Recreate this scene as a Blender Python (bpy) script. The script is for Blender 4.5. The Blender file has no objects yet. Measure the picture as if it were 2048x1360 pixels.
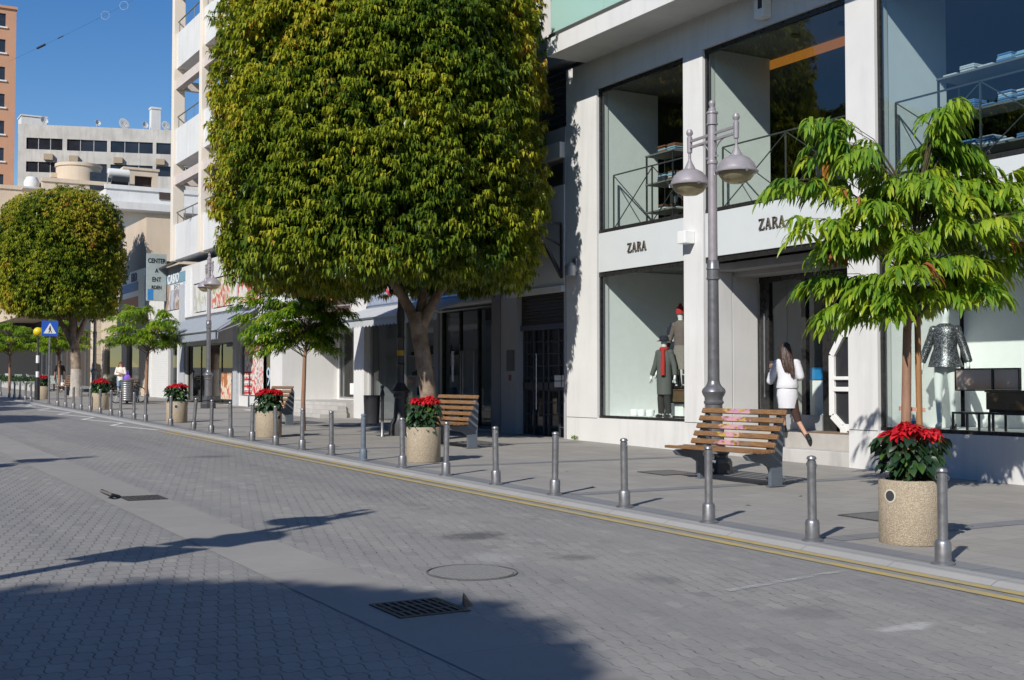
import bpy, math, random
import numpy as np
from mathutils import Vector, Matrix
random.seed(7)
RND = np.random.default_rng(11)
SC = bpy.context.scene
COL = SC.collection
PI = math.pi
# ------------------------------------------------------------------ survey of the street
SL = 0.0145                 # the street climbs gently along +Y
EYE = 1.576
TH = math.radians(30.312); PT = math.radians(2.028)
FOC = 2400.0
CF = Vector((math.sin(TH)*math.cos(PT), math.cos(TH)*math.cos(PT), math.sin(PT)))
CR = Vector((math.cos(TH), -math.sin(TH), 0))
CU = CR.cross(CF)
def gz(y): return SL*y
FX = 14.5                   # plane of the shop fronts

# ------------------------------------------------------------------ mesh helpers
WL = {}
class MB:
    def __init__(s): s.v=[]; s.f=[]; s.m=[]; s.mi=0
    def add(s, vs, fs):
        o=len(s.v); s.v.extend(tuple(v) for v in vs)
        for f in fs: s.f.append(tuple(i+o for i in f)); s.m.append(s.mi)
        return s
    def box(s,x0,x1,y0,y1,z0,z1):
        return s.add([(x0,y0,z0),(x1,y0,z0),(x1,y1,z0),(x0,y1,z0),(x0,y0,z1),(x1,y0,z1),(x1,y1,z1),(x0,y1,z1)],
          [(3,2,1,0),(4,5,6,7),(0,1,5,4),(1,2,6,5),(2,3,7,6),(3,0,4,7)])
    def obox(s,c,h,M=None):
        c=Vector(c); M=M or Matrix.Identity(3)
        vs=[c+M@Vector((sx*h[0],sy*h[1],sz*h[2])) for sz in(-1,1) for sx,sy in((-1,-1),(1,-1),(1,1),(-1,1))]
        return s.add(vs,[(3,2,1,0),(4,5,6,7),(0,1,5,4),(1,2,6,5),(2,3,7,6),(3,0,4,7)])
    def bar(s,a,b,w,h,up=(0,0,1)):
        a=Vector(a);b=Vector(b);d=b-a;L=d.length;d.normalize();u=Vector(up)
        if abs(d.dot(u))>.98: u=Vector((1,0,0))
        x=d.cross(u).normalized();z=x.cross(d)
        return s.obox((a+b)/2,(L/2,w/2,h/2),Matrix((d,x,z)).transposed())
    def quad(s,*p): return s.add(p,[tuple(range(len(p)))])
    def tube(s,pts,r,n=8,cap=True):
        pts=[Vector(p) for p in pts]; k=len(pts)
        if not hasattr(r,'__len__'): r=[r]*k
        vs=[];fs=[];ref=None
        for i,p in enumerate(pts):
            t=(pts[min(i+1,k-1)]-pts[max(i-1,0)]).normalized()
            if ref is None: ref=Vector((0,0,1)) if abs(t.z)<.9 else Vector((1,0,0))
            a=(ref-t*ref.dot(t)); 
            if a.length<1e-4: a=t.orthogonal()
            a.normalize(); b=t.cross(a); ref=a
            for j in range(n):
                g=2*PI*j/n; vs.append(p+(a*math.cos(g)+b*math.sin(g))*r[i])
        for i in range(k-1):
            for j in range(n):
                j2=(j+1)%n; fs.append((i*n+j,i*n+j2,(i+1)*n+j2,(i+1)*n+j))
        if cap: fs.append(tuple(range(n-1,-1,-1))); fs.append(tuple(range((k-1)*n,k*n)))
        return s.add(vs,fs)
    def lathe(s,prof,c=(0,0,0),n=20,M=None,ph=0,cap=True):
        c=Vector(c); vs=[];fs=[];k=len(prof)
        for r,z in prof:
            for j in range(n):
                g=2*PI*(j+ph)/n; v=Vector((r*math.cos(g),r*math.sin(g),z))
                vs.append(c+(M@v if M else v))
        for i in range(k-1):
            for j in range(n):
                j2=(j+1)%n; fs.append((i*n+j,i*n+j2,(i+1)*n+j2,(i+1)*n+j))
        if cap:
            if prof[0][0]>1e-4: fs.append(tuple(range(n-1,-1,-1)))
            if prof[-1][0]>1e-4: fs.append(tuple(range((k-1)*n,k*n)))
        return s.add(vs,fs)
    def ball(s,c,r,n=14,m=9,M=None):
        if not hasattr(r,'__len__'): r=(r,r,r)
        c=Vector(c); vs=[];fs=[]
        for i in range(m+1):
            t=PI*i/m
            for j in range(n):
                g=2*PI*j/n; v=Vector((r[0]*math.sin(t)*math.cos(g),r[1]*math.sin(t)*math.sin(g),-r[2]*math.cos(t)))
                vs.append(c+(M@v if M else v))
        for i in range(m):
            for j in range(n):
                j2=(j+1)%n; fs.append((i*n+j,i*n+j2,(i+1)*n+j2,(i+1)*n+j))
        return s.add(vs,fs)
    def prism(s,poly,ax,lo,hi):
        # poly of (a,b): ax 'x' -> (y,z), 'y' -> (x,z), 'z' -> (x,y)
        def P(a,b,t): return {'x':(t,a,b),'y':(a,t,b),'z':(a,b,t)}[ax]
        n=len(poly); vs=[P(a,b,lo) for a,b in poly]+[P(a,b,hi) for a,b in poly]
        fs=[tuple(range(n-1,-1,-1)),tuple(range(n,2*n))]+[(i,(i+1)%n,n+(i+1)%n,n+i) for i in range(n)]
        return s.add(vs,fs)
    def wall(s,x0,x1,y0,y1,z0,z1,holes):
        """slab between x0,x1 pierced by rectangular holes (ya,yb,za,zb)"""
        ys=sorted({y0,y1}|{min(max(h[i],y0),y1) for h in holes for i in(0,1)}); zs=sorted({z0,z1}|{min(max(h[i],z0),z1) for h in holes for i in(2,3)})
        I=lambda a,b:any(h[0]-1e-6<=ys[a] and ys[a+1]<=h[1]+1e-6 and h[2]-1e-6<=zs[b] and zs[b+1]<=h[3]+1e-6 for h in holes)
        ny,nz=len(ys)-1,len(zs)-1
        sol=lambda a,b:0<=a<ny and 0<=b<nz and not I(a,b)
        for a in range(ny):
            for b in range(nz):
                if not sol(a,b): continue
                Y0,Y1,Z0,Z1=ys[a],ys[a+1],zs[b],zs[b+1]
                s.quad((x0,Y0,Z0),(x0,Y0,Z1),(x0,Y1,Z1),(x0,Y1,Z0)); s.quad((x1,Y0,Z0),(x1,Y1,Z0),(x1,Y1,Z1),(x1,Y0,Z1))
                if not sol(a-1,b): s.quad((x0,Y0,Z0),(x1,Y0,Z0),(x1,Y0,Z1),(x0,Y0,Z1))
                if not sol(a+1,b): s.quad((x0,Y1,Z0),(x0,Y1,Z1),(x1,Y1,Z1),(x1,Y1,Z0))
                if not sol(a,b-1): s.quad((x0,Y0,Z0),(x0,Y1,Z0),(x1,Y1,Z0),(x1,Y0,Z0))
                if not sol(a,b+1): s.quad((x0,Y0,Z1),(x1,Y0,Z1),(x1,Y1,Z1),(x0,Y1,Z1))
        return s
    def build(s,name,mats,parent=None,loc=None,rel=False,smooth=None,bevel=0,weld=False):
        """world coordinates in; rel=True: coordinates are already local to the parent"""
        me=bpy.data.meshes.new(name)
        o3=Vector((0,0,0))
        if parent is not None and not rel: o3=WL.get(parent.name,Vector((0,0,0)))
        elif parent is None and loc is not None: o3=Vector(loc)
        me.from_pydata([(x-o3.x,y-o3.y,z-o3.z) for x,y,z in s.v],[],s.f)
        if not isinstance(mats,(list,tuple)): mats=[mats]
        for m in mats: me.materials.append(m)
        if len(mats)>1: me.polygons.foreach_set('material_index',s.m)
        me.update()
        if smooth:
            me.shade_smooth(); me.set_sharp_from_angle(angle=math.radians(smooth))
        o=bpy.data.objects.new(name,me); COL.objects.link(o)
        if parent is not None:
            o.parent=parent; WL[o.name]=o3 if not rel else WL.get(parent.name,Vector((0,0,0)))
        elif loc is not None: o.location=loc; WL[o.name]=Vector(loc)
        if bevel:
            b=o.modifiers.new('bevel','BEVEL'); b.width=bevel; b.segments=2; b.limit_method='ANGLE'; b.angle_limit=math.radians(40)
        return o
def tag(o,label=None,cat=None,group=None,kind=None):
    if label: o['label']=label
    if cat: o['category']=cat
    if group: o['group']=group
    if kind: o['kind']=kind
    return o
def thing(name,label,cat,loc=(0,0,0),rot=0,group=None):
    o=bpy.data.objects.new(name,None); COL.objects.link(o); o.empty_display_size=.2
    o.location=loc; o.rotation_euler=(0,0,rot); WL[o.name]=Vector(loc)
    return tag(o,label,cat,group)
def dup(root,loc,rot=0,label=None,group=None,sc=None):
    r=root.copy(); COL.objects.link(r); r.location=loc; r.rotation_euler=(0,0,rot)
    if sc: r.scale=sc if hasattr(sc,'__len__') else (sc,sc,sc)
    if label: r['label']=label
    if group: r['group']=group
    for ch in root.children:
        c=ch.copy(); COL.objects.link(c); c.parent=r
        for g in ch.children:
            d=g.copy(); COL.objects.link(d); d.parent=c
    return r
def text_mesh(body,size,mat,name,parent,pos,right,up,ext=.012,spacing=1.0,bold=0.0,align='CENTER',sx=1.0):
    cu=bpy.data.curves.new('lettering','FONT'); cu.body=body; cu.size=size; cu.extrude=ext; cu.offset=bold
    cu.align_x=align; cu.align_y='CENTER'; cu.space_character=spacing; cu.resolution_u=3
    t=bpy.data.objects.new('lettering',cu); COL.objects.link(t)
    dg=bpy.context.evaluated_depsgraph_get(); me=bpy.data.meshes.new_from_object(t.evaluated_get(dg))
    bpy.data.objects.remove(t); bpy.data.curves.remove(cu)
    r=Vector(right).normalized(); u=Vector(up).normalized(); n=r.cross(u)
    M=Matrix((r*sx,u,n)).transposed().to_4x4(); M.translation=Vector(pos)-WL.get(parent.name,Vector((0,0,0)))
    me.transform(M); me.materials.clear(); me.materials.append(mat); me.name=name
    o=bpy.data.objects.new(name,me); COL.objects.link(o); o.parent=parent; WL[o.name]=WL.get(parent.name,Vector((0,0,0)))
    return o
def skin(name,joints,edges,mat,parent,sub=2,extra=None,root=0):
    """one continuous body grown round a skeleton; joints: (x,y,z,rx,ry)"""
    me=bpy.data.meshes.new(name); me.from_pydata([j[:3] for j in joints],edges,[])
    o=bpy.data.objects.new(name,me); COL.objects.link(o)
    o.modifiers.new('skin','SKIN').use_smooth_shade=True
    for i,j in enumerate(joints): me.skin_vertices[0].data[i].radius=(j[3],j[4] if len(j)>4 else j[3])
    for i in range(len(joints)): me.skin_vertices[0].data[i].use_root=(i==root)
    sm=o.modifiers.new('sub','SUBSURF'); sm.levels=sub; sm.render_levels=sub
    dg=bpy.context.evaluated_depsgraph_get(); m2=bpy.data.meshes.new_from_object(o.evaluated_get(dg)); m2.name=name
    bpy.data.objects.remove(o); bpy.data.meshes.remove(me)
    m2.materials.clear(); m2.materials.append(mat)
    if extra is not None:
        import bmesh
        bm=bmesh.new(); bm.from_mesh(m2)
        t=bpy.data.meshes.new('t'); t.from_pydata(extra.v,[],extra.f); bm.from_mesh(t); bm.to_mesh(m2); bm.free(); bpy.data.meshes.remove(t)
    m2.shade_smooth()
    r=bpy.data.objects.new(name,m2); COL.objects.link(r); r.parent=parent; WL[r.name]=WL.get(parent.name,Vector((0,0,0)))
    return r

# ------------------------------------------------------------------ materials
class NT:
    def __init__(s,name):
        s.m=bpy.data.materials.new(name); s.m.use_nodes=True; s.t=s.m.node_tree; s.t.nodes.clear()
        s.out=s.n('ShaderNodeOutputMaterial')
    def n(s,ty,**k):
        x=s.t.nodes.new(ty)
        for a,b in k.items():
            if a.startswith('i_'): x.inputs[a[2:].replace('_',' ')].default_value=b
            else: setattr(x,a,b)
        return x
    def l(s,a,b): s.t.links.new(a,b)
    def pos(s): return s.n('ShaderNodeNewGeometry').outputs['Position']
    def obj(s): return s.n('ShaderNodeTexCoord').outputs['Object']
    def noise(s,vec,scale,detail=5,rough=.55,sc3=None):
        if sc3:
            mp=s.n('ShaderNodeMapping'); mp.inputs['Scale'].default_value=sc3; s.l(vec,mp.inputs[0]); vec=mp.outputs[0]
        x=s.n('ShaderNodeTexNoise'); x.inputs['Scale'].default_value=scale; x.inputs['Detail'].default_value=detail; x.inputs['Roughness'].default_value=rough
        s.l(vec,x.inputs['Vector']); return x.outputs['Fac']
    def ramp(s,fac,stops,interp='LINEAR'):
        r=s.n('ShaderNodeValToRGB'); r.color_ramp.interpolation=interp; e=r.color_ramp.elements
        while len(e)<len(stops): e.new(.5)
        for x,(p,c) in zip(e,stops):
            x.position=p; x.color=(c,c,c,1) if not hasattr(c,'__len__') else (*c,1)
        s.l(fac,r.inputs[0]); return r.outputs[0]
    def mix(s,fac,a,b,mode='MIX'):
        x=s.n('ShaderNodeMix',data_type='RGBA',blend_type=mode); x.clamp_factor=True
        for v,i in((fac,0),(a,6),(b,7)):
            if hasattr(v,'is_linked') or hasattr(v,'links'): s.l(v,x.inputs[i])
            elif hasattr(v,'__len__'): x.inputs[i].default_value=(*v,1)
            else: x.inputs[i].default_value=v if i==0 else (v,v,v,1)
        return x.outputs[2]
    def math(s,op,a,b=0,c=0):
        x=s.n('ShaderNodeMath',operation=op)
        for i,v in enumerate((a,b,c)):
            if hasattr(v,'links'): s.l(v,x.inputs[i])
            else: x.inputs[i].default_value=v
        return x.outputs[0]
    def sep(s,v):
        x=s.n('ShaderNodeSeparateXYZ'); s.l(v,x.inputs[0]); return x.outputs
    def comb(s,x,y,z=0):
        c=s.n('ShaderNodeCombineXYZ')
        for i,v in enumerate((x,y,z)):
            if hasattr(v,'links'): s.l(v,c.inputs[i])
            else: c.inputs[i].default_value=v
        return c.outputs[0]
    def bsdf(s,col,rough=.6,metal=0,bump=None,bs=.3,bd=.02,spec=.5,**k):
        p=s.n('ShaderNodeBsdfPrincipled'); 
        if hasattr(col,'links'): s.l(col,p.inputs['Base Color'])
        else: p.inputs['Base Color'].default_value=(*col,1)
        if hasattr(rough,'links'): s.l(rough,p.inputs['Roughness'])
        else: p.inputs['Roughness'].default_value=rough
        p.inputs['Metallic'].default_value=metal; p.inputs['Specular IOR Level'].default_value=spec
        for a,b in k.items(): p.inputs[a.replace('_',' ')].default_value=b
        if bump is not None:
            b=s.n('ShaderNodeBump'); b.inputs['Strength'].default_value=bs; b.inputs['Distance'].default_value=bd; s.l(bump,b.inputs['Height']); s.l(b.outputs[0],p.inputs['Normal'])
        s.l(p.outputs[0],s.out.inputs[0]); return p
def mul(c,k): return tuple(min(1,x*k) for x in c)
MC={}
def pm(name,col,rough=.6,metal=0,var=.12,vs=5.0,bump=0,bs=60,spec=.5,sc3=None,local=False):
    if name in MC: return MC[name]
    t=NT(name); P=t.obj() if local else t.pos()
    f=t.noise(P,vs,6,.6,sc3); c=t.mix(f,mul(col,1-var*1.6),mul(col,1+var*1.6))
    r=t.math('MULTIPLY_ADD',f,.25,rough-.12)
    t.bsdf(c,r,metal,t.noise(P,bs,3) if bump else None,bump,.01,spec); MC[name]=t.m; return t.m
def wallm(name,col,stain=.25,rough=.8,joint=None):
    """painted render: faint blotches, vertical rain streaks"""
    t=NT(name); P=t.pos()
    a=t.noise(P,.7,5); b=t.noise(P,3.0,6,.65,(1,1,.12)); c2=t.noise(P,60,2)
    c=t.mix(t.ramp(a,[(.3,0.),(.75,1.)]),mul(col,1-.12*stain*2),mul(col,1.03))
    c=t.mix(t.ramp(b,[(.5,0.),(.85,stain)]),c,mul(col,.55))
    if joint:
        br=t.n('ShaderNodeTexBrick'); br.offset=joint[2]; br.inputs['Scale'].default_value=1; br.inputs['Brick Width'].default_value=joint[0]; br.inputs['Row Height'].default_value=joint[1]; br.inputs['Mortar Size'].default_value=.008
        x=t.sep(P); t.l(t.comb(t.math('ADD',x[0],x[1]),x[2]),br.inputs[0]); c=t.mix(br.outputs['Fac'],c,mul(col,.5))
    t.bsdf(c,rough,0,c2,.08,.005,.3); return t.m
def glassm(name,tint=(.86,.92,.9),refl=1.0,rough=0.0):
    """clear pane: Schlick reflection of its two faces, the same from both sides"""
    t=NT(name); g=t.n('ShaderNodeNewGeometry'); d=t.n('ShaderNodeVectorMath',operation='DOT_PRODUCT'); t.l(g.outputs['Incoming'],d.inputs[0]); t.l(g.outputs['Normal'],d.inputs[1])
    c=t.math('SUBTRACT',1.0,t.math('ABSOLUTE',d.outputs['Value'])); f=t.math('MULTIPLY_ADD',t.math('POWER',c,5.0),.9,.08); f=t.math('MINIMUM',1.0,t.math('MULTIPLY',f,refl))
    tr=t.n('ShaderNodeBsdfTransparent'); tr.inputs[0].default_value=(*tint,1)
    gl=t.n('ShaderNodeBsdfGlossy'); gl.inputs['Roughness'].default_value=rough
    m=t.n('ShaderNodeMixShader'); t.l(f,m.inputs[0]); t.l(tr.outputs[0],m.inputs[1]); t.l(gl.outputs[0],m.inputs[2]); t.l(m.outputs[0],t.out.inputs[0]); return t.m
def leafm(name,stops,trans=.35,rough=.42,spec=.5):
    t=NT(name); at=t.n('ShaderNodeAttribute',attribute_name='hue'); c=t.ramp(at.outputs['Fac'],stops)
    p=t.bsdf(c,rough,0,None,spec=spec)
    tr=t.n('ShaderNodeBsdfTranslucent'); tc=t.mix(1.0,c,(1.5,1.45,.6),'MULTIPLY'); t.l(tc,tr.inputs[0])
    m=t.n('ShaderNodeMixShader'); m.inputs[0].default_value=trans; t.l(p.outputs[0],m.inputs[1]); t.l(tr.outputs[0],m.inputs[2]); t.l(m.outputs[0],t.out.inputs[0]); return t.m
def emit(name,col,s):
    t=NT(name); e=t.n('ShaderNodeEmission'); e.inputs[0].default_value=(*col,1); e.inputs[1].default_value=s; t.l(e.outputs[0],t.out.inputs[0]); return t.m

M_white=wallm('white_render',(.67,.66,.645),.35)
M_white2=wallm('white_painted_wall',(.69,.685,.67),.42)
M_greywall=wallm('grey_render',(.40,.40,.41),.2)
M_beige=wallm('beige_render',(.62,.51,.39),.4)
M_cream=wallm('cream_render',(.76,.68,.58),.12)
M_conc=wallm('weathered_concrete',(.56,.54,.51),1.0)
M_orange=wallm('terracotta_render',(.55,.30,.19),.25)
M_stone=wallm('beige_stone_blocks',(.66,.56,.43),.2,.75,(.6,.32,.5))
M_black=pm('black_steel',(.025,.026,.03),.45,0,.2)
M_frame=pm('dark_bronze_frame',(.035,.034,.033),.28,.3,.3,9)
M_darkgrey=pm('dark_grey_paint',(.06,.062,.07),.45)
M_alu=pm('brushed_aluminium',(.50,.51,.53),.34,.9,.1,30)
M_bollard=pm('satin_steel',(.27,.27,.28),.42,.75,.25,14)
M_bolblue=pm('blue_grey_paint',(.13,.16,.20),.5,.1,.25,14)
M_lamp=pm('mauve_grey_paint',(.30,.275,.29),.42,.15,.14,8)
M_lamplow=pm('dark_grey_cast_iron',(.17,.17,.18),.38,.45,.2,10)
M_lampbase=pm('charcoal_cast_iron',(.05,.052,.058),.5,.2,.3,10)
M_benchleg=pm('slate_grey_steel',(.115,.135,.165),.5,.1,.15,10)
M_int=pm('interior_white',(.84,.85,.84),.7,0,.04)
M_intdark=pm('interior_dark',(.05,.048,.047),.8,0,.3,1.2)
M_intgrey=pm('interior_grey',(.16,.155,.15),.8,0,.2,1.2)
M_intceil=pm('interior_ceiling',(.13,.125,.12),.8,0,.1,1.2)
M_floorw=pm('shop_floor',(.22,.18,.14),.5,0,.2,3)
M_sign=pm('frosted_sign_panel',(.60,.63,.63),.35,0,.03,2)
M_letter=pm('bronze_letter',(.15,.125,.11),.35,.5,.2)
M_glass=glassm('shop_glass',(.93,.985,.96),.85)
M_glassr=glassm('blue_reflecting_glass',(.74,.84,.86),1.7)
M_glassu=glassm('upper_shop_glass',(.88,.95,.92),1.5)
M_glassd=glassm('dark_shop_glass',(.5,.53,.54),1.1)
M_glassw=pm('window_dark_glass',(.03,.035,.045),.12,0,.4,3)
M_greenglass=None
t=NT('green_balcony_glass'); 
_tr=t.n('ShaderNodeBsdfTranslucent'); _tr.inputs[0].default_value=(.62,.85,.78,1)
_p=t.bsdf((.50,.70,.64),.08); _m=t.n('ShaderNodeMixShader'); _m.inputs[0].default_value=.35; t.l(_p.outputs[0],_m.inputs[1]); t.l(_tr.outputs[0],_m.inputs[2]); t.l(_m.outputs[0],t.out.inputs[0]); M_greenglass=t.m
M_white_pl=pm('white_plastic',(.78,.78,.77),.4,0,.05)
M_red=pm('red_paint',(.55,.03,.03),.5)
M_wood=None
t=NT('varnished_bench_slats'); P=t.obj()
f=t.noise(P,6,7,.65,(14,.9,14)); c=t.ramp(f,[(.25,(.085,.042,.018)),(.5,(.22,.115,.048)),(.8,(.36,.205,.095))]); g_=t.noise(P,3.5,4); c=t.mix(t.ramp(g_,[(.52,0.),(.72,.75)]),c,(.20,.165,.13))
t.bsdf(c,.5,0,f,.2,.004); M_wood=t.m
t=NT('painted_bench_slats'); P=t.obj()
f=t.noise(P,6,7,.65,(14,.9,14)); c=t.ramp(f,[(.25,(.085,.042,.018)),(.5,(.22,.115,.048)),(.8,(.36,.205,.095))]); g_=t.noise(P,3.5,4); c=t.mix(t.ramp(g_,[(.56,0.),(.72,.7)]),c,(.20,.165,.13))
yy=t.sep(P)[1]; band=t.math('SUBTRACT',1.0,t.math('MULTIPLY',t.math('ABSOLUTE',t.math('ADD',yy,-.02)),1.15))
s1=t.math('MULTIPLY',t.noise(P,3.6,3,.55,(.3,2.3,3.6)),band); s2=t.math('MULTIPLY',t.noise(P,4.6,3,.55,(.3,2.0,3.2)),band)
c=t.mix(t.ramp(s2,[(.40,0.),(.44,.6)]),c,(.55,.42,.06)); c=t.mix(t.ramp(s1,[(.38,0.),(.42,.62)]),c,(.60,.29,.45))
t.bsdf(c,.5,0,f,.2,.004); M_woodg=t.m
M_bark=None
t=NT('ficus_bark'); P=t.obj(); f=t.noise(P,3.2,7,.6); f2=t.noise(P,14,6,.7,(1,1,.35)); c=t.ramp(f,[(.3,(.13,.09,.065)),(.5,(.25,.185,.14)),(.72,(.40,.33,.26))]); c=t.mix(t.ramp(f2,[(.45,0.),(.75,.55)]),c,(.09,.07,.055)); t.bsdf(c,.85,0,f2,.5,.02,.2); M_bark=t.m
M_stake=pm('stained_timber_stake',(.30,.15,.06),.7,0,.3,8,.3,30,sc3=(4,4,.5))
M_ybark=pm('reddish_young_bark',(.27,.15,.095),.75,0,.35,7,.3,40,sc3=(3,3,.6))
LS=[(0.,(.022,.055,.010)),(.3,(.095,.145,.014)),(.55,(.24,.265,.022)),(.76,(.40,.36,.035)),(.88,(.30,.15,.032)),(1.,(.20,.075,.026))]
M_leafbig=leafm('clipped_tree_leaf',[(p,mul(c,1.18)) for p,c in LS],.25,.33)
LY=[(0.,(.03,.09,.012)),(.35,(.095,.21,.018)),(.65,(.24,.36,.025)),(.9,(.42,.47,.035)),(.96,(.40,.19,.06)),(1.,(.36,.10,.05))]
M_leafy=leafm('young_tree_leaf',LY,.34,.38)
M_green=leafm('poinsettia_leaf',[(0.,(.012,.035,.014)),(.7,(.03,.075,.025)),(1.,(.07,.15,.02))],.15,.42)
M_bract=leafm('red_bract',[(0.,(.42,.006,.014)),(.7,(.62,.012,.022)),(1.,(.70,.04,.05))],.2,.5)
# planter: pebble-washed concrete
t=NT('exposed_aggregate'); P=t.obj(); vo=t.n('ShaderNodeTexVoronoi'); vo.inputs['Scale'].default_value=120; t.l(P,vo.inputs['Vector'])
hs=t.n('ShaderNodeSeparateColor'); t.l(vo.outputs['Color'],hs.inputs[0])
c=t.ramp(hs.outputs[0],[(0.,(.32,.25,.17)),(.4,(.47,.39,.28)),(.75,(.58,.50,.38)),(1.,(.66,.60,.50))]); c=t.mix(t.ramp(vo.outputs['Distance'],[(.25,0.),(.6,.75)]),c,(.34,.27,.19))
g_=t.noise(P,3,5); c=t.mix(t.ramp(g_,[(.4,0.),(.8,.4)]),c,(.30,.26,.2)); t.bsdf(c,.85,0,vo.outputs['Distance'],.6,-.012,.2); M_agg=t.m
M_skin=pm('skin',(.50,.29,.20),.5,0,.06)
M_hair=pm('dark_brown_hair',(.055,.030,.021),.4,0,.4,40,.4,90,sc3=(1,1,.08))
M_mann=pm('mannequin_white',(.78,.80,.79),.3,0,.03)
# ------------------------------------------------------------------ light and camera
W=bpy.data.worlds.new('World'); SC.world=W; W.use_nodes=True
wt=W.node_tree; bg=wt.nodes['Background']
sky=wt.nodes.new('ShaderNodeTexSky'); sky.sky_type='NISHITA'; sky.sun_disc=False
SUN_AZ=math.radians(238.8); SUN_EL=math.radians(34.3)
sky.sun_elevation=SUN_EL; sky.sun_rotation=SUN_AZ; sky.air_density=1.0; sky.dust_density=0; sky.ozone_density=1.3; sky.altitude=50
hs=wt.nodes.new('ShaderNodeHueSaturation'); hs.inputs['Hue'].default_value=.511; hs.inputs['Saturation'].default_value=1.42; wt.links.new(sky.outputs[0],hs.inputs['Color']); wt.links.new(hs.outputs[0],bg.inputs[0]); bg.inputs[1].default_value=.11
sl=bpy.data.lights.new('sun','SUN'); sl.energy=5.0; sl.angle=math.radians(.53); sl.color=(1,.955,.88)
so=bpy.data.objects.new('sun',sl); COL.objects.link(so)
sd=Vector((math.sin(SUN_AZ)*math.cos(SUN_EL),math.cos(SUN_AZ)*math.cos(SUN_EL),math.sin(SUN_EL)))
so.rotation_euler=sd.to_track_quat('Z','Y').to_euler(); so.location=sd*60
cam=bpy.data.cameras.new('camera'); co=bpy.data.objects.new('camera',cam); COL.objects.link(co); SC.camera=co
cam.sensor_width=36; cam.lens=FOC/2048*36; cam.clip_end=3000; cam.clip_start=.05
Mc=Matrix((CR,CU,-CF)).transposed().to_4x4(); Mc.translation=(0,0,EYE); co.matrix_world=Mc
SC.view_settings.view_transform='Standard'; SC.view_settings.look='None'; SC.view_settings.exposure=0; SC.view_settings.gamma=1
SC.cycles.max_bounces=8; SC.cycles.transparent_max_bounces=16; SC.cycles.diffuse_bounces=3; SC.cycles.glossy_bounces=3; SC.cycles.caustics_reflective=False; SC.cycles.caustics_refractive=False
SC.cycles.use_denoising=True

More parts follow.
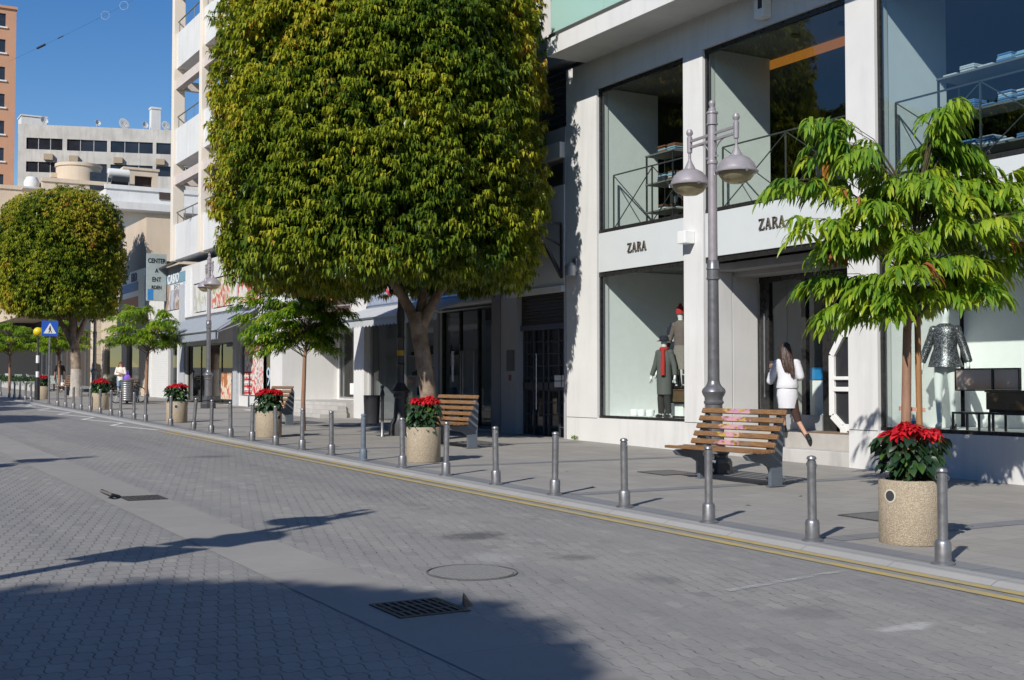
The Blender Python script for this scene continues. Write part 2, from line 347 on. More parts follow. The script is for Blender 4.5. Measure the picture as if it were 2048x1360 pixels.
# ------------------------------------------------------------------ ground
def sheet(name,x0,x1,y0,y1,dz,mat,z1=None):
    m=MB(); m.quad((x0,y0,gz(y0)+dz),(x1,y0,gz(y0)+(dz if z1 is None else z1)),(x1,y1,gz(y1)+(dz if z1 is None else z1)),(x0,y1,gz(y1)+dz))
    o=m.build(name,mat); o['kind']='structure'; return o
KX=7.72; LX=-0.95
def paver_mat():
    t=NT('interlocking_pavers'); P=t.pos(); x,y,z=t.sep(P)
    # interlocking units .115 x .19 m with wavy sides, every other row shifted by half a unit
    yv=t.math('MULTIPLY_ADD',t.math('SINE',t.math('MULTIPLY',x,2*PI/.115)),.013,y); yr=t.math('DIVIDE',yv,.19); row=t.math('FLOOR',yr); fy=t.math('SUBTRACT',yr,row)
    xv=t.math('MULTIPLY_ADD',t.math('SINE',t.math('MULTIPLY',yv,2*PI/.19)),.012,x); xr=t.math('MULTIPLY_ADD',row,.5,t.math('DIVIDE',xv,.115)); colm=t.math('FLOOR',xr); fx=t.math('SUBTRACT',xr,colm)
    def edge(f,w):
        d=t.math('SUBTRACT',.5,t.math('ABSOLUTE',t.math('SUBTRACT',f,.5))); mr=t.n('ShaderNodeMapRange'); mr.inputs['From Min'].default_value=w*.5; mr.inputs['From Max'].default_value=w*1.5; mr.inputs['To Min'].default_value=1; mr.inputs['To Max'].default_value=0; t.l(d,mr.inputs[0]); return mr.outputs[0]
    bed=edge(fy,.020); head=edge(fx,.040)
    wn=t.n('ShaderNodeTexWhiteNoise'); wn.noise_dimensions='2D'; t.l(t.comb(colm,row),wn.inputs['Vector'])
    n1=t.noise(P,1.3,5,.6); n2=t.noise(P,9,4,.6); n3=t.noise(P,.8,4,.6,(1,.5,1))
    mr=t.n('ShaderNodeMapRange'); mr.inputs['From Min'].default_value=2.5; mr.inputs['From Max'].default_value=3.4; mr.inputs['To Min'].default_value=.8; mr.inputs['To Max'].default_value=0.0; t.l(x,mr.inputs[0])
    near=t.math('MULTIPLY',mr.outputs[0],t.math('MAXIMUM',t.math('MULTIPLY',bed,t.ramp(n1,[(.3,.45),(.6,.9)])),t.math('MULTIPLY',head,t.ramp(n2,[(.35,.5),(.6,1.)]))))
    inv=t.math('SUBTRACT',1.0,mr.outputs[0])
    farj=t.math('MULTIPLY',inv,t.math('MAXIMUM',t.math('MULTIPLY',head,t.math('MULTIPLY',t.ramp(n3,[(.35,.1),(.62,.8)]),t.ramp(n2,[(.42,.25),(.56,1.)]))),t.math('MULTIPLY',bed,t.ramp(n2,[(.45,.0),(.7,.28)]))))
    jf=t.math('MINIMUM',1.0,t.math('MAXIMUM',near,farj))
    mor=t.math('MAXIMUM',bed,head)
    c0=t.ramp(wn.outputs['Value'],[(0.,(.20,.194,.186)),(.07,(.245,.237,.226)),(.5,(.256,.248,.236)),(.93,(.272,.262,.249)),(1.,(.31,.295,.275))])
    c=c0
    big=t.noise(P,.55,6,.6); c=t.mix(t.ramp(big,[(.35,0.),(.7,.4)]),c,(.315,.302,.286))
    tyre=t.noise(P,1.0,5,.6,(1.7,.06,1)); c=t.mix(t.ramp(tyre,[(.42,0.),(.68,.5)]),c,(.165,.165,.17))
    sp=t.noise(P,26,4,.7); c=t.mix(t.ramp(sp,[(.54,0.),(.72,.45)]),c,(.13,.128,.125)); gum=t.noise(P,3.1,6,.75); c=t.mix(t.ramp(gum,[(.60,0.),(.70,.35)]),c,(.36,.355,.345))
    # oil stains with shapes of their own
    def stain(cx,cy,ry,rx,k,st):
        nonlocal c
        dx=t.math('MULTIPLY',t.math('ADD',x,-cx),1/rx); dy=t.math('MULTIPLY',t.math('ADD',y,-cy),1/ry)
        d=t.math('SQRT',t.math('ADD',t.math('MULTIPLY',dx,dx),t.math('MULTIPLY',dy,dy)))
        d=t.math('ADD',d,t.math('MULTIPLY',t.math('ADD',t.noise(P,7,4,.7),-.5),1.5))
        c=t.mix(t.math('MULTIPLY',t.ramp(d,[(.35,1.),(1.,0.)]),st),c,k)
    stain(5.5,10.1,.34,.42,(.07,.07,.072),.75); stain(5.64,8.58,.2,.26,(.09,.09,.09),.6); stain(6.1,20.95,.35,.55,(.08,.08,.08),.6); stain(5.6,7.4,.3,.22,(.11,.11,.11),.5); stain(5.75,5.9,.3,.3,(.13,.13,.13),.5); stain(5.0,8.9,.35,.3,(.42,.41,.4),.4); stain(6.0,5.3,.1,.35,(.55,.54,.52),.5); stain(6.3,14,.8,.7,(.16,.16,.16),.35)
    c=t.mix(jf,c,(.035,.035,.037))
    h=t.math('ADD',t.math('MULTIPLY',mor,-1.0),t.math('MULTIPLY',sp,.3))
    t.bsdf(c,t.math('MULTIPLY_ADD',tyre,-.25,.85),0,h,.35,.006,.3); return t.m
M_paver=paver_mat()
def pave_mat(name,base,bw=.5,bh=.5,off=.5,mort=.004,jc=.55):
    t=NT(name); P=t.pos(); x,y,z=t.sep(P)
    b=t.n('ShaderNodeTexBrick'); b.inputs['Scale'].default_value=1; b.inputs['Brick Width'].default_value=bw; b.inputs['Row Height'].default_value=bh; b.inputs['Mortar Size'].default_value=mort; b.offset=off
    b.inputs['Color1'].default_value=(*mul(base,.93),1); b.inputs['Color2'].default_value=(*mul(base,1.07),1); b.inputs['Mortar'].default_value=(*mul(base,jc),1); t.l(t.comb(y,x),b.inputs[0])
    c=b.outputs['Color']; n=t.noise(P,.9,6,.65); c=t.mix(t.ramp(n,[(.38,0.),(.72,.45)]),c,mul(base,.72)); s=t.noise(P,18,4,.7); c=t.mix(t.ramp(s,[(.58,0.),(.75,.4)]),c,mul(base,.6)); w=t.noise(P,2.3,5,.6); c=t.mix(t.ramp(w,[(.6,0.),(.78,.35)]),c,mul(base,1.3))
    t.bsdf(c,.85,0,s,.15,.004,.3); return t.m
M_pave=pave_mat('pavement_slabs',(.30,.286,.265),.4,.4,.5,.004,.62)
M_band=pave_mat('dark_paving_band',(.205,.21,.22),.8,.5,0,.005,.4)
M_kerb=pave_mat('kerb_concrete',(.34,.335,.325),1.0,.6,0,.005,.5)
M_gut=pave_mat('gutter_concrete',(.283,.271,.256),3.0,2.0,0,.004,.7)
t=NT('worn_yellow_paint'); P=t.pos(); n=t.noise(P,7,6,.7); n2=t.noise(P,1.2,4); c=t.mix(t.ramp(t.math('ADD',n,t.math('MULTIPLY',n2,.5)),[(.62,0.),(.95,.95)]),(.46,.34,.105),(.31,.285,.22)); t.bsdf(c,.75); M_yellow=t.m
t=NT('worn_white_paint'); P=t.pos(); n=t.noise(P,9,6,.7); c=t.mix(t.ramp(n,[(.55,0.),(.75,.8)]),(.66,.65,.63),(.33,.33,.33)); t.bsdf(c,.7); M_whitepaint=t.m
M_soil=pm('bare_ground',(.25,.23,.2),.9,0,.2,.4)
sheet('ground',-500,500,-300,800,-.12,M_soil)
sheet('road',LX,KX-.06,-30,140,-.032,M_paver)
sheet('road_gutter',3.02,3.72,-30,140,-.028,M_gut)
sheet('kerb_slope',KX-.06,KX+.02,-30,140,-.032,M_kerb,0)
sheet('kerb',KX+.02,7.93,-30,140,0,M_kerb)
sheet('bollard_strip',7.93,8.24,-30,140,0,M_band)
sheet('pavement',8.24,30,-30,140,0,M_pave)
sheet('near_kerb',LX-.25,LX,-30,140,0.004,M_kerb)
sheet('near_pavement',-30,LX-.25,-30,140,0.0,M_pave)
for i,y in enumerate((1.0,4.4,8.05,12.45,16.9,21.3,25.7,30.1,34.5,39.0,43.4)):
    sheet('paving_band',8.24,FX-.3,y,y+.26,.004,M_band)
# kerbside double yellow lines, stop short of the crossing
for x0,x1 in ((7.27,7.38),(7.50,7.61)):
    sheet('yellow_line',x0,x1,-30,29.6,-.026,M_yellow)
def strip(name,pts,w,mat,dz=-.024):
    m=MB(); n=len(pts)
    L=[];R=[]
    for i,p in enumerate(pts):
        a=Vector(pts[max(i-1,0)]);b=Vector(pts[min(i+1,n-1)]); d=(b-a).normalized(); q=Vector((-d.y,d.x))*w/2
        L.append(Vector(p)+q); R.append(Vector(p)-q)
    for i in range(n-1): m.quad(*[(v.x,v.y,gz(v.y)+dz) for v in (R[i],R[i+1],L[i+1],L[i])])
    o=m.build(name,mat); o['kind']='structure'; return o
zz=[(7.4,29.9)]; y=29.9
for i in range(6):
    zz+= [(6.86,y+2.7),(7.42,y+3.9)] if i%1==0 else []; y+=3.9
strip('zigzag_line',zz,.13,M_whitepaint)
strip('crossing_line',[(5.2,48.5),(7.4,48.4)],.5,M_whitepaint)
strip('crossing_line',[(5.2,50.2),(7.5,50.1)],.5,M_whitepaint)
strip('crossing_line',[(5.2,52),(7.5,51.9)],.5,M_whitepaint)
t=NT('faded_white_paint'); P=t.pos(); n=t.noise(P,6,6,.7); tr=t.n('ShaderNodeBsdfTransparent'); p=t.bsdf((.5,.5,.49),.8); mx=t.n('ShaderNodeMixShader'); t.l(t.ramp(n,[(.40,1.),(.62,.35)]),mx.inputs[0]); t.l(p.outputs[0],mx.inputs[1]); t.l(tr.outputs[0],mx.inputs[2]); t.l(mx.outputs[0],t.out.inputs[0]); M_faded=t.m
strip('faded_bay_line',[(5.75,6.75),(7.25,7.0)],.07,M_faded)

# drain grates and manhole covers in the road
M_iron=pm('rusty_cast_iron',(.085,.08,.076),.6,.5,.35,20)
M_iron2=pm('worn_cast_iron',(.20,.195,.19),.6,.3,.25,20)
def grate(x0,x1,y0,y1,label):
    yc=(y0+y1)/2; T=thing('drain_grate',label,'drain grate',((x0+x1)/2,yc,gz(yc)-.028),group='drain grates in the road gutter')
    T.rotation_euler=(math.atan(SL),0,0); hx,hy=(x1-x0)/2,(y1-y0)/2
    m=MB(); 
    for a,b,c,d in((-hx,hx,-hy,-hy+.03),(-hx,hx,hy-.03,hy),(-hx,-hx+.03,-hy+.03,hy-.03),(hx-.03,hx,-hy+.03,hy-.03)): m.box(a,b,c,d,.001,.008)
    m.build('frame',M_iron,T,rel=True)
    m=MB(); k=int(hx*2/.055)
    for i in range(1,k): x=-hx+i*2*hx/k; m.box(x-.012,x+.012,-hy+.03,hy-.03,.002,.010)
    for yy in(-hy*.35,hy*.35): m.box(-hx+.03,hx-.03,yy-.012,yy+.012,.001,.0085)
    m.build('bars',M_iron,T,rel=True)
    m=MB(); m.quad((-hx+.03,-hy+.03,.0015),(hx-.03,-hy+.03,.0015),(hx-.03,hy-.03,.0015),(-hx+.03,hy-.03,.0015)); m.build('pit',pm('drain_pit',(.035,.035,.034),.9),T,rel=True)
    return T
grate(3.27,3.78,7.0,7.5,'near iron drain grate in the gutter, half in tree shadow')
G2=grate(3.25,3.72,14.5,15.0,'far iron drain grate in the sunlit gutter')
m=MB(); 
for i in range(8):
    a=i/7; 
m.add([(3.80,7.12,gz(7)-.03),(3.86,7.28,gz(7)-.03),(3.85,7.24,gz(7)+.055),(3.82,7.17,gz(7)+.03),(3.89,7.17,gz(7)-.03)],[(0,4,3),(4,1,2),(4,2,3),(0,3,2,1)])
tag(m.build('rubber_flap',M_black,loc=(3.87,7.15,gz(7.15))),'torn black rubber flap standing at the end of the near drain grate','rubber flap')
m=MB(); m.tube([(3.25,14.95,gz(15)-.02),(3.1,14.75,gz(15)+.03),(3.02,14.85,gz(15)+.07),(3.1,15.0,gz(15)+.03),(3.2,15.02,gz(15)-.02)],.022,6)
tag(m.build('bent_bracket',M_iron,loc=(3.1,14.9,gz(14.9)),smooth=40),'small bent iron bracket at the end of the far drain grate','bracket')
def manhole(x,y,r,label):
    T=thing('manhole_cover',label,'manhole cover',(x,y,gz(y)-.028)); T.rotation_euler=(math.atan(SL),0,0)
    m=MB(); m.lathe([(r*.965,.001),(r*.965,.004),(r,.004),(r,.001)],n=40,cap=False); m.build('rim',pm('dusty_rim',(.12,.118,.115),.7),T,rel=True)
    m=MB(); m.lathe([(r*.91,.0015),(0.0001,.0016)],n=40,cap=False); k=9
    for i in range(-k,k+1):
        x0=i*r/k*.9; h=math.sqrt(max(0,(r*.88)**2-x0*x0))
        if h>.02: m.box(x0-.006,x0+.006,-h,h,.002,.0055); m.box(-h,h,x0-.006,x0+.006,.0021,.0052)
    m.build('lid',pm('dusty_manhole_iron',(.235,.232,.228),.7,.1,.15,20),T,rel=True)
manhole(4.5,8.32,.36,'round patterned iron manhole cover in the road')
# ------------------------------------------------------------------ clothing store with the frosted signs
ZS=thing('clothing_store','white clothing store with tall glass shop windows and pale frosted sign bands','building',(FX,12,gz(12)))
X0=FX
m=MB(); m.wall(X0,X0+.3,-2,22.4,-.2,8.55,[(18.24,21.2,.82,7.89),(14.02,17.65,-.3,7.89),(8.4,13.4,.82,7.89),(1.5,7.8,.82,7.89)]); 
m.build('wall',M_white2,ZS,bevel=.004)
for a,b in((17.66,18.23),(13.41,14.01),(21.21,22.39)): m=MB(); m.box(X0-.0015,X0+.01,a,b,.81,.822); m.build('wall_joint',M_darkgrey,ZS)
m=MB(); m.box(X0+.3,28,22.1,22.4,-.2,8.55); m.box(X0+.3,28,-2,-1.7,-.2,8.55); m.box(28,28.3,-2,22.4,-.2,8.55); m.box(15.6,28.3,-2,21.6,8.93,16); m.build('rear_wall',M_white2,ZS)
m=MB(); m.box(13.5,28.3,-2,21.62,8.55,8.92); m.build('balcony_slab',M_white,ZS,bevel=.006)
m=MB(); m.box(13.53,13.60,-2,21.59,8.924,9.02); m.box(13.60,15.5,21.53,21.59,8.924,9.02); m.build('railing_channel',M_alu,ZS)
m=MB()
for a in np.arange(-2,21.5,1.96): m.box(13.55,13.57,a+.01,min(a+1.95,21.58),9.02,10.05)
m.box(13.57,15.5,21.55,21.57,9.02,10.05); m.build('glass_railing',M_greenglass,ZS)
# frames, panes and signs bay by bay
def bar(m,y0,y1,z0,z1,x0=X0+.05,x1=X0+.13): m.box(x0,x1,y0,y1,z0,z1)
def bay(y0,y1,low=True):
    m=MB(); zb=.82 if low else 3.86
    for z0,z1 in ((3.83,3.925),(4.76,4.84),(7.80,7.888)): bar(m,y0+.002,y1-.002,z0,z1)
    for ya,yb in ((y0+.002,y0+.055),(y1-.055,y1-.002)):
        for a,b in ((zb+.06 if low else zb+.066,3.829),(3.926,4.759),(4.841,7.799)):
            if b-a>.05: bar(m,ya,yb,a,b,X0+.06,X0+.125)
    if low: bar(m,y0+.002,y1-.002,.822,.879)
    m.build('window_frame',M_frame,ZS,bevel=.004)
    for a,b in (((.88,3.83),(4.84,7.80)) if low else ((4.84,7.80),)):
        m=MB(); m.quad((X0+.09,y0+.05,a),(X0+.09,y0+.05,b),(X0+.09,y1-.05,b),(X0+.09,y1-.05,a)); m.build('window_pane',M_glassr if y0<14 and a>4 else (M_glassu if a>4 else M_glass),ZS)
    m=MB(); m.box(X0+.02,X0+.16,y0+.03,y1-.03,3.926,4.759); return m.build('sign_panel',M_sign,ZS,bevel=.006)
LET={ # strokes of a condensed serif capital, unit square
 'Z':[[(.06,1),(.95,1),(.95,.93),(.06,.93)],[(.06,1),(.06,.78),(.10,.93),(.2,.93)],[(.70,.93),(.95,.93),(.30,.06),(.04,.06)],[(.04,.06),(.97,.06),(.97,0),(.04,0)],[(.97,0),(.97,.24),(.92,.06),(.8,.06)]],
 'A':[[(.44,1),(.54,1),(.17,.05),(.10,.05)],[(.42,1),(.58,1),(.93,.05),(.74,.05)],[(.27,.36),(.72,.36),(.72,.31),(.27,.31)],[(0,.05),(.28,.05),(.28,0),(0,0)],[(.62,.05),(1.04,.05),(1.04,0),(.62,0)]],
 'R':[[(.14,.95),(.32,.95),(.32,.05),(.14,.05)],[(.02,1),(.5,1),(.5,.95),(.02,.95)],[(.02,.05),(.44,.05),(.44,0),(.02,0)],[(.32,.54),(.5,.54),(.5,.48),(.32,.48)],[(.46,.5),(.62,.52),(1.0,.05),(.80,.05)],[(.74,.05),(1.06,.05),(1.06,0),(.74,0)]]}
def zara(panel,yc,zc,w,h):
    cw=w/4.0; m=MB()
    for i,ch in enumerate('ZARA'):
        polys=list(LET[ch])
        if ch=='R':
            for k in range(8):
                a0=PI/2-PI*k/8;a1=PI/2-PI*(k+1)/8
                P=lambda a,rx,ry:(.5+rx*math.cos(a),.75+ry*math.sin(a))
                polys.append([P(a0,.36,.25),P(a1,.36,.25),P(a1,.18,.21),P(a0,.18,.21)])
        for j,p in enumerate(polys):
            pp=[(yc+w/2-(i*cw+u*cw*.86),zc-h/2+v*h) for u,v in p]; m.prism(pp,'x',X0-.012-.0006*(j%7),X0+.02)
    m.build('lettering',M_letter,panel)
p1=bay(18.24,21.2); zara(p1,19.76,4.35,.66,.185)
p2=bay(14.02,17.65,False); zara(p2,15.78,4.38,.68,.19)
p3=bay(8.4,13.4); zara(p3,10.3,4.35,.66,.185)
bay(1.5,7.8)
# interior shell
m=MB(); m.box(X0+.3,28,-1.7,22.1,4.0,4.7); m.build('upper_floor',M_intgrey,ZS)
m=MB(); m.box(X0+.3,28,-1.7,22.1,7.95,8.3); m.build('ceiling',M_intceil,ZS)
m=MB(); m.box(X0+.3,16.16,21.22,21.4,4.71,7.94); m.box(X0+.3,16.2,17.66,17.86,4.71,7.94); m.box(X0+.3,16.2,13.42,13.62,4.71,7.94); m.box(17.3,17.7,15.9,16.5,4.71,7.94); m.box(X0+.3,16.2,8.1,8.38,4.71,7.94); m.build('display_wall',M_int,ZS)
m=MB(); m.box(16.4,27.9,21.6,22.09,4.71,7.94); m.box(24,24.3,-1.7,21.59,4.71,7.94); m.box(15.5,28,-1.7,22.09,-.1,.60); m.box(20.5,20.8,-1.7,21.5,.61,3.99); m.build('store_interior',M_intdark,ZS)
m=MB(); m.box(X0+.3,17.4,17.90,21.3,.602,.84); m.box(X0+.3,16.9,8.3,13.5,.602,.84); m.build('display_floor',M_int,ZS)
m=MB(); m.box(X0+.31,17.3,21.22,21.4,.845,3.99); m.box(17.3,17.5,18.5,21.4,.845,3.99); m.box(X0+.31,16.45,13.42,13.62,.845,3.99); m.box(16.55,16.7,11.6,13.42,.845,3.99); m.box(16.55,16.7,8.4,10.9,.845,3.99); m.build('display_wall',M_int,ZS)
m=MB(); m.box(X0+.31,15.2,17.66,17.89,.702,3.99); m.box(15.22,15.84,17.66,17.89,.702,3.99); m.box(15.97,18.4,17.70,17.89,.702,3.99); m.box(15.84,20,13.7,17.9,3.70,3.99); m.build('entrance_wall',M_white2,ZS,bevel=.003)
m=MB(); m.box(X0+.01,14.96,14.03,17.64,-.1,.44); m.build('step',M_conc,ZS,bevel=.01)
m=MB(); m.box(14.96,16.2,14.03,17.64,-.1,.70); m.build('landing',pm('limestone_landing',(.42,.40,.37),.7,0,.15,3),ZS,bevel=.008)
m=MB(); m.box(15.0,15.7,14.3,15.7,.702,.712); m.build('door_mat',pm('coir_mat',(.20,.13,.075),.95,0,.3,30,.4),ZS)
m=MB(); m.box(14.83,15.2,14.03,17.64,3.68,3.82); m.box(15.22,15.8,14.03,17.64,3.60,3.70); m.build('shutter_box',pm('shutter_grey',(.30,.29,.28),.5),ZS,bevel=.004)
# door screen
dx=15.86
m=MB()
for a,b in ((17.36,17.62),(16.38,16.50),(15.62,15.96)): m.box(dx,dx+.1,a,b,.702,3.50)
m.box(dx-.01,dx+.11,14.05,17.63,3.50,3.66); m.box(dx+.02,dx+.08,14.04,14.16,.702,3.5); m.build('door_frame',M_frame,ZS,bevel=.006)
m=MB(); m.box(dx-.02,dx+.12,15.97,17.35,.702,.98); m.build('door_plinth',pm('polished_grey_stone',(.30,.31,.32),.18,0,.3,4),ZS,bevel=.004)
for a,b in ((16.51,17.35),(15.97,16.37)):
    m=MB(); m.quad((dx+.05,a,.985),(dx+.05,a,3.49),(dx+.05,b,3.49),(dx+.05,b,.985)); m.build('door_pane',M_glass,ZS)
m=MB(); m.tube([(dx-.06,17.42,1.3),(dx-.06,17.42,2.9)],.018); 
for z in(1.4,2.8): m.tube([(dx-.06,17.42,z),(dx+.02,17.42,z)],.01)
m.build('door_handle',M_alu,ZS,smooth=40)
# guard rails behind the upper windows
def guard(y0,y1):
    m=MB(); x=14.86; zt=6.03; zb=4.9
    m.bar((x,y0,zt),(x,y1,zt),.026,.026); m.bar((x,y0,zb),(x,y1,zb),.022,.022)
    n=max(1,round((y1-y0)/1.75)); d=(y1-y0)/n
    for i in range(n+1): m.bar((x,y0+i*d,zb),(x,y0+i*d,zt),.026,.026)
    for i in range(n):
        a,b=y0+i*d,y0+(i+1)*d; m.bar((x-.004,a,zb),(x-.004,b,zt),.016,.016); m.bar((x+.022,a,zt),(x+.022,b,zb),.016,.016)
    m.build('guard_rail',pm('rail_grey',(.06,.062,.065),.45),ZS)
guard(18.35,21.08); guard(14.1,17.5); guard(8.5,13.3)
# lamps of the place
m=MB()
for x,y in((15.6,19.3),(15.9,18.5),(15.5,16.2),(15.7,15.2),(15.6,14.4),(16.9,14.6),(17.2,15.6),(15.7,12.4),(16,11.2)):
    m.lathe([(.11,7.945),(.11,7.925),(.02,7.93)],(x,y,0),14)
m.build('downlights',M_black,ZS)
m=MB(); m.box(16.3,16.62,15.8,18.1,7.88,7.945); m.build('ceiling_light',emit('warm_cove_light',(1,.36,.06),.30),ZS)
m=MB(); m.box(X0-.24,X0-.003,17.90,18.14,4.22,4.46); m.build('wall_lamp',M_white_pl,ZS,bevel=.012)
m=MB(); m.lathe([(.10,-.15),(.13,-.13),(.13,.08),(.06,.15)],(X0-.15,22.0,4.05),16); m.box(X0-.06,X0-.003,21.93,22.07,4.0,4.3); m.build('wall_lamp',pm('lamp_alu',(.33,.33,.34),.4,.6),ZS,smooth=35)
m=MB(); m.box(X0-.2,X0-.003,15.75,15.98,8.0,8.5); m.build('camera_housing',M_white_pl,ZS,bevel=.01); m=MB(); m.box(X0-.21,X0-.201,15.77,15.87,8.15,8.49); m.build('camera_slot',M_black,ZS)

# ---- things on display
def human(name,parent,J,mat,extra=None,sub=2):
    """J: dict of joints -> one skinned body"""
    K=list(J); idx={k:i for i,k in enumerate(K)}
    E=[('pel','spi'),('spi','che'),('che','nek'),('nek','hd0'),('hd0','hd1'),('hd1','hd2')]
    for s in 'LR': E+=[('pel','hip'+s),('hip'+s,'kne'+s),('kne'+s,'ank'+s),('ank'+s,'toe'+s),('che','sho'+s),('sho'+s,'elb'+s),('elb'+s,'wri'+s),('wri'+s,'han'+s)]
    E=[(idx[a],idx[b]) for a,b in E if a in idx and b in idx]
    return skin(name,[J[k] for k in K],E,mat,parent,sub,extra,idx['pel'])
def stand(k=1.0,arm=.10):
    """upright figure 1.7 m tall, facing -Y"""
    J={'pel':(0,0,.93,.13,.10),'spi':(0,0,1.10,.115,.085),'che':(0,.0,1.28,.13,.095),'nek':(0,.01,1.44,.05),'hd0':(0,0,1.53,.06),'hd1':(0,-.005,1.61,.078),'hd2':(0,0,1.68,.055)}
    for s,x in(('L',1),('R',-1)):
        J['hip'+s]=(x*.085,0,.86,.085);J['kne'+s]=(x*.095,-.01,.48,.052);J['ank'+s]=(x*.09,.02,.09,.036);J['toe'+s]=(x*.10,-.13,.035,.03)
        J['sho'+s]=(x*.165,.01,1.39,.05);J['elb'+s]=(x*(.2+arm*.5),.02,1.12,.038);J['wri'+s]=(x*(.21+arm),-.04,.88,.026);J['han'+s]=(x*(.21+arm),-.06,.80,.03)
    return {a:tuple(v*k for v in b) for a,b in J.items()}
def fingers(mb,p,d,side,L=.075,r=.0075):
    """four unequal bent fingers and a thumb from hand point p"""
    p=Vector(p);d=Vector(d).normalized();s=Vector(side).normalized();n=d.cross(s)
    for i,l in enumerate((.85,1,.95,.72)):
        b=p+s*(i-1.5)*.017; mb.tube([b-d*.02,b+d*L*l*.5+n*.006,b+d*L*l*.85+n*.028],[r*1.15,r,r*.7],6)
    b=p-s*.03-d*.015; mb.tube([b,b-s*.028+d*.03,b-s*.03+d*.06+n*.008],[r*1.3,r*1.1,r*.8],6)
def rings(mb,R,n=18,M=None,wr=0,seed=1,cap=True):
    """loft of elliptical rings (x,y,z,rx,ry)"""
    rg=np.random.default_rng(seed); ph=rg.random(6)*6; vs=[];fs=[]
    for x,y,z,rx,ry in R:
        for j in range(n):
            g=2*PI*j/n; w=1+wr*(math.sin(3*g+z*17+ph[0])*.6+math.sin(5*g-z*29+ph[1])*.4)
            v=Vector((x+rx*w*math.cos(g),y+ry*w*math.sin(g),z)); vs.append(M@v if M else v)
    k=len(R)
    for i in range(k-1):
        for j in range(n): j2=(j+1)%n; fs.append((i*n+j,i*n+j2,(i+1)*n+j2,(i+1)*n+j))
    if cap: fs.append(tuple(range(n-1,-1,-1))); fs.append(tuple(range((k-1)*n,k*n)))
    return mb.add(vs,fs)
def finish(mb,name,mat,parent,smooth=60): return mb.build(name,mat,parent,rel=True,smooth=smooth)
M_coat=pm('grey_wool',(.10,.105,.10),.9,0,.15,30); M_redknit=pm('red_knit',(.42,.03,.03),.9,0,.15,40); M_navy=pm('navy_knit',(.015,.018,.035),.9,0,.2,40); M_trs=pm('charcoal_cloth',(.03,.03,.03),.9,0,.2,30); M_tweed=pm('patterned_tweed',(.13,.10,.09),.9,0,.8,45); M_skirt=pm('taupe_pleats',(.22,.19,.17),.85,0,.25,30)
